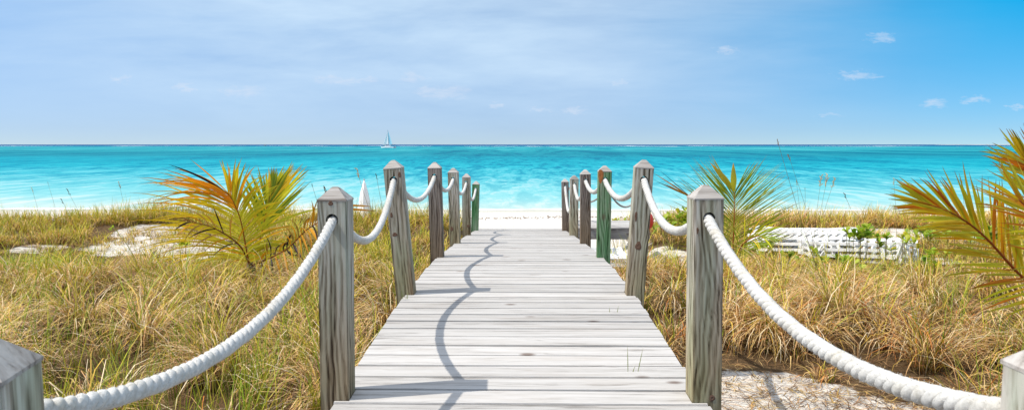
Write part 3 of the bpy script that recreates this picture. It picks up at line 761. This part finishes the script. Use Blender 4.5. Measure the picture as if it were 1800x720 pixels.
def pal_left(t, s, rn):
    k = rn.uniform(.8, 1.15)
    if s > 0: c = YL if rn.random() < .35 else GY
    else: c = YL if t < .7 or rn.random() < .3 else OR
    if rn.random() < .06: c = OR
    if t > .72 and s < 0: c = OR if rn.random() < .92 else DK
    return tuple(x*k for x in (GY if t < .7 else c)), tuple(x*k for x in c), (BR if (t < .6 or s > 0) else DK)
def pal_green(t, s, rn):
    k = rn.uniform(.75, 1.15); c = GN if rn.random() < .55 else GY
    if rn.random() < .15: c = YL
    return tuple(x*k for x in c), tuple(x*k*1.2 for x in c), (.40, .20, .04)
def pal_fan(t, s, rn):
    k = rn.uniform(.75, 1.15); c = (.20, .26, .02) if rn.random() < .65 else (.40, .40, .03)
    return tuple(x*k for x in c), tuple(x*k*1.25 for x in c), (.40, .20, .04)
def pal_dead(t, s, rn):
    k = rn.uniform(.6, 1.1); c = OR if rn.random() < .6 else (.42, .24, .05)
    if rn.random() < .2: c = DK
    return tuple(x*k for x in c), tuple(x*k for x in c), (DK if rn.random() < .5 else BR)
def pal_right(t, s, rn):
    k = rn.uniform(.75, 1.15); q = rn.random()
    c = GY if q < .34 else (YL if q < .74 else (OR if q < .8 else RD))
    if .25 < t < .5 and rn.random() < .4: c = RD
    return tuple(x*k for x in c), tuple(x*k for x in (GY if rn.random() < .4 else c)), BR
def trunk(parent, p, r, h, leanv=(0, 0)):
    V = []; Fc = []; b = Vector((p.x, p.y, gz(p.x, p.y)-.1))
    tube(V, Fc, [b, b+Vector((leanv[0]*.4, leanv[1]*.4, h*.5+.05)), b+Vector((leanv[0], leanv[1], h+.1))], [r*1.25, r, r*.5], 12)
    obj('trunk', V, Fc, M_leaf, parent, cols=[(.16, .10, .05)]*len(V), smooth=True)

def at_(px, py, Y): return at(px, py, Y*FS)
FS = 1.31; Yp = 7.0
b0 = at_(440, 476, Yp); pl = empty('young_palm', (b0.x, Yp*FS, gz(b0.x, Yp*FS))); tag(pl, 'young coconut palm with yellow and orange fronds standing in the grass left of the boardwalk', 'palm')
tr = Vector((b0.x, Yp*FS, 0)); trunk(pl, tr, .07, .32)
base_ = Vector((b0.x, Yp*FS, gz(b0.x, Yp*FS)+.25))
P = [base_, at_(436, 453, 6.95), at_(431, 427, 6.9), at_(423, 387, 6.85), at_(412, 358, 6.8), at_(402, 340, 6.78)]
frond(pl, P, (.12, -1, .05), 50, 1.10, .030, pal_left, droop=.95, a0=70, a1=24, seed=3, up=.05, start=.10, Lr=.6, vee=.06, label='broad yellow green frond bending left to orange and black leaflet tips')
P = [base_, at_(452, 440, 7.1), at_(462, 400, 7.2), at_(470, 362, 7.25), at_(478, 338, 7.3)]
frond(pl, P, (.35, -1, .1), 28, .52, .040, pal_green, droop=.12, a0=62, a1=8, seed=5, up=.05, Lr=1.35, start=.45, label='upright yellow green frond fanning to the upper right', vee=.05)
P = [base_, at_(420, 430, 6.7), at_(375, 400, 6.5), at_(335, 390, 6.4)]
frond(pl, P, (.1, -.9, .35), 11, .38, .020, pal_dead, droop=.9, a0=60, a1=25, seed=8, dead=True, label='dried orange frond drooping low to the left')
P = [base_, at_(500, 440, 6.6), at_(540, 403, 6.2), at_(575, 383, 6.0), at_(600, 372, 5.9)]
frond(pl, P, (-.2, -.9, .3), 30, .34, .034, pal_dead, droop=1.5, a0=60, a1=15, seed=9, dead=True, label='dead orange brown frond reaching right behind the front post')
fixpar(pl)
# the two stiff leaflets that show right of the front post belong to the dead frond
V = []; Fc = []; C = []
strip(V, Fc, C, at_(596, 360, 5.9), Vector((1, -.05, -.02)), Vector((0, -.3, 1)), .30*FS, .034, OR, (.66, .30, .03), BR, droop=.05)
strip(V, Fc, C, at_(594, 366, 5.9), Vector((1, -.05, -.045)), Vector((0, -.3, 1)), .34*FS, .036, OR, (.62, .26, .03), DK, droop=.05)
o = obj('leaf_tip', [v-pl.location for v in V], Fc, M_leaf, pl, cols=C, smooth=True)

FS = 1.36; Yp = 7.2
b1 = at_(1289, 452, Yp); p2 = empty('young_palm', (b1.x, Yp*FS, gz(b1.x, Yp*FS))); tag(p2, 'young palm with one upright dark green fan frond behind the right front post', 'palm')
trunk(p2, Vector((b1.x, Yp*FS, 0)), .06, .28); base_ = Vector((b1.x, Yp*FS, gz(b1.x, Yp*FS)+.22))
P = [base_, at_(1288, 440, 7.2), at_(1290, 400, 7.2), at_(1291, 365, 7.22), at_(1291, 338, 7.25)]
frond(p2, P, (.05, -1, .0), 56, .80, .0155, pal_fan, droop=.10, a0=74, a1=27, seed=12, Lr=1.0, start=.10, vee=.02, label='upright fan frond with long narrow green leaflets')
V = []; Fc = []; C = []
strip(V, Fc, C, at_(1290, 336, 7.25), Vector((-.05, 0, 1)), Vector((1, 0, 0)), .30*FS, .115, GY, (.42, .36, .04), OR, droop=0)
strip(V, Fc, C, at_(1290, 334, 7.26), Vector((-.75, 0, .85)), Vector((.8, 0, .7)), .38*FS, .115, GY, (.45, .34, .04), OR, droop=0)
obj('terminal_leaflet', V, Fc, M_leaf, p2, cols=C, smooth=True)
P = [base_, at_(1268, 420, 7.5), at_(1240, 375, 7.7), at_(1214, 346, 7.8)]
V = []; Fc = []; C = []; o0 = at_(1214, 346, 7.8)
for (tx, ty, ww, cc_) in ((1147, 302, .030, (.60, .24, .04)), (1154, 318, .034, (.55, .26, .06)), (1150, 316, .022, DK), (1160, 299, .018, DK), (1168, 322, .028, (.70, .34, .05)), (1180, 322, .02, (.35, .20, .06))):
    q = at_(tx, ty, 7.8+.1*(ww-.02)); dd = q-o0; strip(V, Fc, C, o0, dd, Vector((0, -.3, 1)), dd.length, ww, cc_, cc_, DK, droop=.02)
o = obj('frond', V, Fc, M_leaf, p2, cols=C, smooth=True); o['label'] = 'folded brown frond pointing up to the left'
V = []; Fc = []; tube(V, Fc, catmull(P, 10), [.010]*31, 6); obj('midrib', V, Fc, M_leaf, o, cols=[(.42, .16, .04)]*len(V), smooth=True)
P = [base_, at_(1305, 430, 7.1), at_(1330, 415, 6.9), at_(1345, 418, 6.8)]
frond(p2, P, (.1, -.8, .5), 16, .42, .02, pal_green, droop=.6, a0=60, a1=15, seed=14, label='low green frond arching right')
fixpar(p2)

FS = 1.0; Yp = 4.6
b2 = at(1900, 560, Yp); p3 = empty('young_palm', (b2.x, Yp, gz(b2.x, Yp))); tag(p3, 'large palm at the right edge with orange and green fronds entering the picture', 'palm')
trunk(p3, Vector((b2.x, Yp, 0)), .09, .45); base_ = Vector((b2.x, Yp, gz(b2.x, Yp)+.4))
P = [base_, at(1860, 545, 4.5), at(1790, 480, 4.4), at(1730, 415, 4.35), at(1680, 378, 4.3), at(1625, 356, 4.3)]
frond(p3, P, (-.1, -1, .2), 50, .50, .025, pal_right, droop=.15, a0=50, a1=12, seed=21, start=.25, vee=.05, label='long frond pointing left with rusty red middle and olive leaflets')
P = [base_, at(1905, 480, 4.6), at(1890, 400, 4.6), at(1850, 330, 4.6), at(1800, 282, 4.55)]
frond(p3, P, (.0, -1, .1), 44, .66, .028, pal_right, droop=.10, a0=52, a1=10, seed=22, start=.2, vee=.05, Lr=.9, label='upper frond with long orange edged leaflets reaching up and left')
P = [base_, at(1900, 520, 4.3), at(1870, 450, 4.1), at(1830, 390, 4.0), at(1790, 350, 4.0)]
frond(p3, P, (.1, -1, .1), 34, .55, .021, pal_right, droop=.12, a0=55, a1=14, seed=23, start=.2, vee=.05)
fixpar(p3)

# ------------------------------------------------------------------ small leafy plants
def leafy(px, py, Y, n, spread, hgt, ls, pal, label, seed, cat='plant', group=None, name='leafy_plant', stems=True):
    rn = random.Random(seed); p = at(px, py, Y); z0 = gz(p.x, Y); root = empty(name, (p.x, Y, z0)); top = max(.12, p.z-z0)
    V = []; Fc = []; C = []; SV = []; SF = []
    for i in range(n):
        a = rn.uniform(0, 6.28); r = spread*math.sqrt(rn.random()); h = top*rn.uniform(.75, 1.05)-hgt*.3*rn.random()
        q = Vector((math.cos(a)*r, math.sin(a)*r*.6, h))
        tube(SV, SF, [(q.x*.3, q.y*.3, -.03), (q.x*.8, q.y*.8, h*.5), q], .004, 5)
        for j in range(9):
            aa = j*2.4+rn.random(); el = rn.uniform(.1, 1.2)
            d = Vector((math.cos(aa)*math.cos(el), math.sin(aa)*math.cos(el), math.sin(el)))
            sdv = d.cross(Vector((0, 0, 1))); sdv = sdv.normalized() if sdv.length > .01 else Vector((1, 0, 0))
            c = pal[rn.randrange(len(pal))]; k = rn.uniform(.75, 1.2); c = tuple(x*k for x in c)
            L = ls*rn.uniform(.7, 1.2); b = len(V)
            q2 = q-Vector((0, 0, rn.random()*hgt*.25))
            for t, w in ((0, .12), (.3, .36), (.62, .62), (.86, .55), (1, .15)):
                pp = q2+d*L*t-Vector((0, 0, .12*L*t*t)); up_ = d.cross(sdv)
                V += [pp-sdv*L*w*.42, pp-up_*L*w*.08, pp+sdv*L*w*.42]; C += [c, c, c]
            for t in range(4):
                for s in (0, 1): e = b+t*3+s; Fc.append((e, e+1, e+4, e+3))
    obj('foliage', V, Fc, M_leaf, root, cols=C, smooth=True)
    obj('stem', SV, SF, M_leaf, root, cols=[(.34, .30, .10)]*len(SV))
    tag(root, label, cat, group); return root
LG = [(.22, .36, .03), (.32, .44, .04), (.42, .48, .05)]; LY = [(.46, .48, .04), (.58, .48, .05), (.34, .42, .04)]
BG = 'leafy beach shrubs among the grass'
leafy(1186, 368, 13.0, 34, .42, .6, .13, LG+LY, 'low yellow green leafy bush under the rope right of the second right post', 31, group=BG)
leafy(1090, 386, 15.5, 16, .35, .4, .11, LG+LY, 'small yellow green bush above the platform beam, between the right posts', 32, group=BG)
leafy(1497, 402, 10.2, 3, .12, .2, .12, LG, 'glossy green leaf cluster in front of the pale lounger stack, left one', 33, group=BG)
leafy(1522, 397, 10.2, 5, .12, .25, .15, LG, 'tallest glossy green leaf cluster in front of the lounger stack, orange leaf below', 34, group=BG)
leafy(1558, 408, 10.4, 5, .18, .2, .10, LG, 'small green leaf cluster at the right end of the lounger stack', 35, group=BG)
leafy(1618, 405, 11.5, 6, .30, .2, .10, LG, 'green leafy sprigs left of the reaching palm frond tip', 36, group=BG)
leafy(1680, 405, 11.5, 7, .35, .2, .12, LG, 'green leafy sprigs below the reaching palm frond', 37, group=BG)
leafy(1652, 440, 9.0, 7, .30, .2, .09, LG+LY, 'mid green low plant in the grass under the palm frond', 38, group=BG)
leafy(324, 424, 12.2, 3, .10, .1, .13, LY, 'tiny bright green rosette plant on the white sand patch', 39, group=BG)
leafy(197, 395, 14.0, 2, .05, .1, .06, LG, 'tiny dark sprig growing on the far left sand patch', 40, group=BG)
leafy(20, 462, 9.6, 22, .62, .2, .09, [(.30, .38, .03), (.24, .34, .02)], 'bright lime green ground plant at the left edge of the picture', 41, group=BG)
leafy(85, 464, 9.7, 16, .5, .2, .08, [(.36, .38, .03), (.24, .30, .02)], 'lime green ground plant beside the one at the left edge', 42, group=BG)
leafy(1375, 430, 10.0, 3, .15, .2, .09, LG, 'small green sprig before the left end of the lounger stack', 43, group=BG)
leafy(1452, 446, 9.8, 4, .2, .2, .09, LG, 'low green sprig in the grass below the lounger stack', 44, group=BG)

leafy(1238, 392, 12.8, 12, .35, .3, .09, LG+LY, 'green leafy bush half hidden behind the right front post', 45, group=BG)
leafy(1590, 412, 11.0, 7, .25, .25, .12, LG+LY, 'yellow green sprigs just past the right end of the lounger stack', 46, group=BG)
leafy(1640, 398, 12.5, 8, .3, .25, .11, LG, 'upper green sprigs above the mid green low plant, right dune', 47, group=BG)
leafy(1715, 398, 11.0, 9, .3, .3, .12, LG, 'green sprigs half covered by the reaching palm frond', 48, group=BG)
leafy(1420, 440, 9.5, 5, .25, .2, .10, LG+LY, 'yellow green sprig in the grass between the fan palm and the tall thin stalk', 49, group=BG)
leafy(1510, 452, 9.0, 6, .30, .2, .10, LG, 'green low plant in the grass below the tallest leaf cluster', 50, group=BG)

# ------------------------------------------------------------------ sea oats: single tall stalks
def stalk(px0, py0, px1, py1, Y, seed=0, head=.09, bend=.12, r=.0028, hc=(.45, .33, .18), label='', dark=False):
    rn = random.Random(seed); a = at(px0, py0, Y); b = at(px1, py1, Y); a.z = min(a.z, E+10)
    g = gz(a.x, Y); root = empty('sea_oat_stalk', (a.x, Y, g)); A = Vector((0, 0, -.02)); top = b-Vector((a.x, Y, g))
    mid = A.lerp(top, .5)+Vector((-bend*(1 if top.x > 0 else -1), 0, .02))*top.length*.6
    P = catmull([A, mid, top], 8); V = []; Fc = []; tube(V, Fc, P, [r*(1-.5*i/(len(P)-1)) for i in range(len(P))], 5)
    obj('stem', V, Fc, M_leaf, root, cols=[(.30, .22, .10)]*len(V))
    if head:
        V = []; Fc = []; C = []; d = (P[-1]-P[-3]).normalized()
        for i in range(9):
            t = i/8; p = P[-1]-d*head*(1-t)*1.0; q = (d*.9+Vector((rn.uniform(-.7, .7), rn.uniform(-.5, .5), rn.uniform(-.5, .3)))).normalized()
            sv = q.cross(Vector((0, 1, .2))).normalized(); strip(V, Fc, C, p, q, sv, head*.32, head*.14, hc, hc, hc, droop=.4, seg=3)
        obj('seed_head', V, Fc, M_leaf, root, cols=C)
    tag(root, label, 'grass stalk', 'single tall stalks above the dune grass')
PH = (.66, .58, .42); DH = (.10, .08, .07)
stalk(668, 400, 627, 297, 6.6, 1, .09, .10, hc=(.55, .38, .20), label='tan seed head stalk just left of the closed white umbrella')
stalk(690, 420, 661, 306, 6.8, 2, .05, .05, hc=DH, label='thin grey stalk between the closed umbrella and the leaning post')
stalk(596, 410, 571, 330, 5.0, 3, .07, .05, hc=DH, label='dark seed head just above the left front post')
stalk(588, 410, 548, 283+40, 6.4, 4, .03, .1, hc=DH, label='hair thin stalk rising left of the front post cap')
stalk(225, 400, 209, 320, 12.5, 5, .12, .05, hc=(.40, .30, .18), label='brown headed stalk left of the long drooping palm frond')
stalk(150, 390, 118, 333, 13, 6, .12, .12, hc=DH, label='dark slanting stalk above the grass far left, the higher one')
stalk(135, 395, 108, 350, 13, 7, .10, .12, hc=DH, label='dark slanting stalk above the grass far left, the lower one')
stalk(70, 390, 56, 330, 13, 8, .10, .08, hc=PH, label='pale feathery stalk nearest the left edge of the picture')
stalk(98, 390, 84, 320, 13, 9, .04, .1, hc=DH, label='thin bare stalk beside the pale feathery one, far left')
stalk(1500, 470, 1366, 246, 6.0, 10, .05, -.03, hc=(.35, .2, .1), label='very tall thin stalk rising to the horizon right of the fan palm')
stalk(1443, 400, 1386, 272, 8.5, 11, .08, .08, hc=(.30, .22, .16), label='thin leaning stalk between the fan palm and the pale seed heads')
stalk(1438, 400, 1455, 308, 9.5, 12, .16, .06, hc=PH, label='middle one of three pale seed heads above the right dune')
stalk(1434, 400, 1444, 309, 9.5, 13, .15, .04, hc=PH, label='left one of three pale seed heads above the right dune')
stalk(1440, 405, 1467, 314, 9.5, 14, .13, .10, hc=PH, label='right one of three pale seed heads above the right dune')
stalk(1408, 400, 1400, 318, 9.5, 15, .06, .06, hc=(.5, .35, .15), label='short stalk with small tan head left of the pale seed heads')
stalk(1562, 460, 1484, 340, 7.2, 16, .06, .06, hc=DH, label='dark curved stalk reaching over the lounger stack')
stalk(1480, 400, 1415, 330, 9, 17, .03, -.2, hc=DH, label='arching bare stalk below the three pale seed heads')
stalk(1576, 400, 1571, 314, 11, 18, .10, .04, hc=PH, label='single pale stalk in front of the sea left of the right palm')
stalk(1700, 420, 1691, 318, 8, 19, .05, .05, hc=(.55, .35, .2), label='stalk with round tan head among the tips of the right palm')

# grass sprouts coming up between the planks
def sprout(px, py, Y, hs, label, seed):
    rn = random.Random(seed); p = at(px, py, Y); z = dz_(Y); root = empty('grass_sprout', (p.x, Y, z)); V = []; Fc = []; C = []
    for (dx_, h, ln) in hs:
        strip(V, Fc, C, Vector((dx_, 0, -.02)), Vector((ln, 0, 1)), Vector((1, .3, 0)), h, .006, (.20, .24, .06), (.26, .30, .08), (.4, .35, .15), droop=.1, seg=5)
    o = obj('blade', V, Fc, M_leaf, root, cols=C); tag(root, label, 'grass sprout', 'grass sprouts between the planks')
sprout(1104, 656, 3.62, [(0, .17, -.03), (.05, .16, .18), (.02, .06, .3)], 'two green grass blades growing through the planks near the right front post', 1)
sprout(708, 520, 5.15, [(0, .10, -.1), (.035, .09, .05), (.02, .05, .2)], 'short grass blades at the deck edge by the foot of the leaning post', 2)
sprout(1072, 548, 4.78, [(0, .06, -.05), (.05, .07, .15)], 'tiny grass blades between planks near the second right post', 3)

# ------------------------------------------------------------------ beach furniture
def lounger_mesh():
    V = []; Fc = []; Lh = .92
    def prof(x): return .17+.035*math.sin(x*3.1+.4)+(.10*sstep(.25, .92, x))
    xs_ = [-Lh+i*2*Lh/22 for i in range(23)]
    for s in (-1, 1):          # side rails
        b = len(V)
        for x in xs_:
            for (yy, z) in ((s*.30-.02, -.024), (s*.30+.02, -.024), (s*.30+.02, .024), (s*.30-.02, .024)): V.append(Vector((x, yy, prof(x)+z)))
        for i in range(22):
            for a in range(4): Fc.append((b+i*4+a, b+i*4+(a+1) % 4, b+i*4+4+(a+1) % 4, b+i*4+4+a))
        Fc.append((b+3, b+2, b+1, b)); Fc.append(tuple(b+88+a for a in range(4)))
    rails = (V, Fc); V = []; Fc = []
    for i in range(15):
        x = -Lh+.04+i*(2*Lh-.08)/14; box(V, Fc, x-.036, x+.036, -.279, .279, prof(x)-.006, prof(x)+.012)
    legs = []
    for sx in (-.62, .55):
        for s in (-1, 1):
            v = []; f = []; P = [(sx-.13, s*.33, prof(sx)-.02), (sx-.10, s*.345, .08), (sx-.06, s*.355, 0), (sx+.06, s*.355, 0), (sx+.10, s*.345, .08), (sx+.13, s*.33, prof(sx)-.02)]
            tube(v, f, catmull(P, 4), .017, 6); legs.append((v, f))
    return rails, (V, Fc), legs
rails, slats, legs = lounger_mesh()
def mk(name, vf):
    me = bpy.data.meshes.new(name); me.from_pydata([tuple(v) for v in vf[0]], [], vf[1]); me.materials.append(M_white); me.update(); return me
me_r, me_s, me_l = mk('side_rails', rails), mk('slats', slats), [mk('leg', l) for l in legs]
def lounger(x, y, z, rz, label, group, tip=(0, 0)):
    root = empty('sun_lounger', (x, y, z), rz); root.rotation_euler = (tip[0], tip[1], rz)
    for nm, me in [('side_rails', me_r), ('slats', me_s)]+[('leg', m) for m in me_l]:
        o = bpy.data.objects.new(nm, me); COL.objects.link(o); o.parent = root
    tag(root, label, 'sun lounger', group)
lev = ['lowest', 'second up', 'third up', 'fourth up', 'topmost', 'sixth']
def stack(px, Y, n, rz, where, group, dz=.105, tip=(0, 0)):
    x = at(px, 400, Y).x; z = gz(x, Y)-.04-(.16 if 'glossy' in where else 0)
    for k in range(n):
        nm = 'topmost' if k == n-1 else lev[k]
        lounger(x+.012*k*rnd.uniform(-1, 1), Y+rnd.uniform(-.01, .01), z+k*dz, rz+rnd.uniform(-.012, .012), 'white slatted sun lounger, %s in %s' % (nm, where), group, tip)
stack(1412, 12.6, 4, -.58, 'left stack right of the fan palm', 'stacked white sun loungers right', tip=(0, .03))
stack(1508, 11.9, 4, -.52, 'right stack behind the glossy green leaves', 'stacked white sun loungers right', tip=(0, .03))
stack(338, 19.6, 4, .15, 'far stack behind the long left palm frond', 'stacked white sun loungers left')
stack(1058, 10.4, 1, 1.2, 'x', 'stacked white sun loungers right') if False else None
xq = at(1052, 440, 10.6).x
for k in range(3):
    lounger(xq+.12, 10.6, E-2.12+k*.11, -1.64+.01*k, 'white sun lounger behind the green stained post foot, %s of three' % ('lowest', 'middle', 'topmost')[k], 'stacked white sun loungers by the walk')

# closed parasol
u = at(640, 318, 27.0); zg = gz(u.x, 27); um = empty('beach_umbrella', (u.x, 27, zg)); tag(um, 'closed white beach umbrella standing on the beach left of the leaning post', 'umbrella')
hh = u.z-zg; V = []; Fc = []; tube(V, Fc, [(0, 0, -.2), (0, 0, hh)], .025, 8); obj('pole', V, Fc, M_white, um)
V = []; Fc = []; n = 24; rows = [(.02, hh+.02), (.05, hh-.08), (.13, hh-.45), (.19, hh-.85), (.17, hh-.92), (.24, hh-1.15), (.27, hh-1.40), (.22, hh-1.45)]
for j, (r, z) in enumerate(rows):
    for k in range(n):
        a = 2*math.pi*k/n; q = r*(1+.22*math.cos(8*a)*min(1, j/2)); V.append((q*math.cos(a), q*math.sin(a), z-.03*(k % 3)*(j > 5)))
for j in range(len(rows)-1):
    for k in range(n): Fc.append((j*n+k, j*n+(k+1) % n, j*n+n+(k+1) % n, j*n+n+k))
Fc.append(tuple(range(n))[::-1]); obj('canopy', V, Fc, M_canvas, um, smooth=True)
V = []; Fc = []; tube(V, Fc, [(.205*math.cos(a), .205*math.sin(a), hh-.885) for a in np.linspace(0, 2*math.pi, 20)], .014, 5); obj('strap', V, Fc, M_canvas, um)
V = []; Fc = []; tube(V, Fc, [(0, 0, hh), (0, 0, hh+.06), (0, 0, hh+.10)], [.02, .028, .008], 8); obj('finial', V, Fc, M_metal, um)

# seaweed left by the tide
V = []; Fc = []; 
for i in range(420):
    x = rnd.gauss(0, 1)*9; y = 28.6+.5*math.sin(x*.7)+rnd.gauss(0, .22)+.8*(rnd.random() < .2)*rnd.random(); z = gz(x, y)
    a = rnd.uniform(0, 3.14); L = rnd.uniform(.04, .18); M = Matrix.Translation((x, y, z+.012)) @ Matrix.Rotation(a, 4, 'Z') @ Matrix.Rotation(rnd.uniform(-.3, .3), 4, 'Y')
    b = len(V)
    for t, w in ((-1, .1), (-.4, .5), (.3, .6), (1, .1)):
        for s in (-1, 1): V.append(M @ Vector((t*L/2, s*w*.035, .012*math.sin(t*3))))
        V.append(M @ Vector((t*L/2, 0, .035*w)))
    for t in range(3):
        q = b+t*3; Fc += [(q, q+2, q+5, q+3), (q+2, q+1, q+4, q+5)]
M_weed = simple('dry_seaweed', (.16, .09, .05), .9, 20, .3)
o = obj('seaweed_wrack', V, Fc, M_weed); tag(o, 'broken dark line of dried seaweed on the white beach beyond the planks', 'seaweed', kind='stuff')

# ------------------------------------------------------------------ boats
Yb = 640; p = at(683, 261, Yb); k = Yb/F
cat = empty('sailing_catamaran', (p.x, Yb, 0), -.32); tag(cat, 'white sailing catamaran with two pale sails out near the reef', 'sailboat')
def hull(yoff):
    V = []; Fc = []; st = [(-6.2, .15, 1.4), (-5, .6, 1.3), (-2, .85, 1.25), (2, .85, 1.3), (5, .5, 1.5), (6.6, .08, 1.7)]
    for (x, w, top) in st: V += [(x, yoff-w, top), (x, yoff-w*.8, .3), (x, yoff, -.4), (x, yoff+w*.8, .3), (x, yoff+w, top)]
    for i in range(len(st)-1):
        for j in range(4): Fc.append((i*5+j, i*5+j+1, i*5+5+j+1, i*5+5+j))
        Fc.append((i*5+4, i*5, i*5+5, i*5+9))
    Fc += [(4, 3, 2, 1, 0), tuple(25+j for j in range(5))]; return V, Fc
for yo in (-2.6, 2.6): obj('hull', *hull(yo), M_hull, cat)
V = []; Fc = []; box(V, Fc, -4.5, 3.2, -2.6, 2.6, 1.05, 1.45); obj('bridge_deck', V, Fc, M_hull, cat)
V = []; Fc = []; box(V, Fc, -2.6, 1.8, -1.8, 1.8, 1.46, 2.4); cb = obj('cabin', V, Fc, M_hull, cat)
V = []; Fc = []; box(V, Fc, -2.3, 1.5, -1.83, -1.8, 1.7, 2.1); obj('window', V, Fc, M_dark, cb)
V = []; Fc = []; tube(V, Fc, [(.2, 0, 1.4), (-.1, 0, 9), (-.6, 0, 17)], [.22, .2, .12], 8); obj('mast', V, Fc, M_metal, cat)
V = []; Fc = []; tube(V, Fc, [(-.2, 0, 3.1), (-6.0, -.8, 1.9)], .22, 8); obj('boom', V, Fc, M_dark, cat)
def sail(P, mat_, name):
    V = []; Fc = []; n = 10
    a, b, c = [Vector(q) for q in P]
    for i in range(n+1):
        for j in range(n+1):
            t = i/n; l = a.lerp(b, t); r = a.lerp(c, t); q = l.lerp(r, j/n); q.y += .9*math.sin(math.pi*j/n)*t; V.append(q)
    for i in range(n):
        for j in range(n): e = i*(n+1)+j; Fc.append((e, e+1, e+n+2, e+n+1))
    o = obj(name, V, Fc, mat_, cat, smooth=True); md = o.modifiers.new('thick', 'SOLIDIFY'); md.thickness = .01
sail([(-.9, 0, 14.2), (-5.9, -.75, 2.4), (-.5, 0, 3.4)], M_sail, 'mainsail')
sail([(-.3, 0, 16.4), (.3, 0, 2.9), (4.6, 0, 2.6)], M_sailb, 'headsail')
V = []; Fc = []; box(V, Fc, 3.0, 7.0, -.5, .5, 2.5, 2.8, Matrix.Rotation(-.08, 4, 'Y')); obj('sail_cover', V, Fc, M_dark, cat)
def motorboat(px, Yb, L, label):
    p = at(px, 255, Yb); r = empty('motorboat', (p.x, Yb, 0)); V = []; Fc = []
    st = [(-L/2, .9, 1.1), (0, 1.2, 1.2), (L*.35, .8, 1.4), (L/2, .06, 1.7)]
    for (x, w, top) in st: V += [(x, -w, top), (x, -w*.8, .2), (x, 0, -.3), (x, w*.8, .2), (x, w, top)]
    for i in range(len(st)-1):
        for j in range(4): Fc.append((i*5+j, i*5+j+1, i*5+5+j+1, i*5+5+j))
        Fc.append((i*5+4, i*5, i*5+5, i*5+9))
    Fc += [(4, 3, 2, 1, 0), (15, 16, 17, 18, 19)]; obj('hull', V, Fc, M_dark, r)
    V = []; Fc = []; box(V, Fc, -L*.2, L*.15, -.8, .8, 1.2, 3.2); obj('cabin', V, Fc, M_metal, r)
    tag(r, label, 'motorboat', 'tiny boats on the horizon')
motorboat(466, 1900, 8, 'tiny dark boat on the horizon left of the catamaran, the farther left one')
motorboat(627, 2100, 7, 'tiny dark boat on the horizon just left of the catamaran')
# low island on the horizon at the right
V = []; Fc = []; xs_ = np.linspace(3600, 6400, 40)
for i, x in enumerate(xs_):
    h = 7*math.sin(math.pi*i/39)**.5*(.7+.5*mnoise.noise(Vector((i*.4, 0, 0)))) if 0 < i < 39 else .2
    V += [(x, 5900, -1), (x, 6000, max(.3, h)), (x, 6150, -1)]
for i in range(39):
    for j in (0, 1): Fc.append((i*3+j, i*3+3+j, i*3+4+j, i*3+1+j))
o = obj('distant_island', V, Fc, simple('hazy_island', (.42, .42, .38), .9)); tag(o, kind='structure')
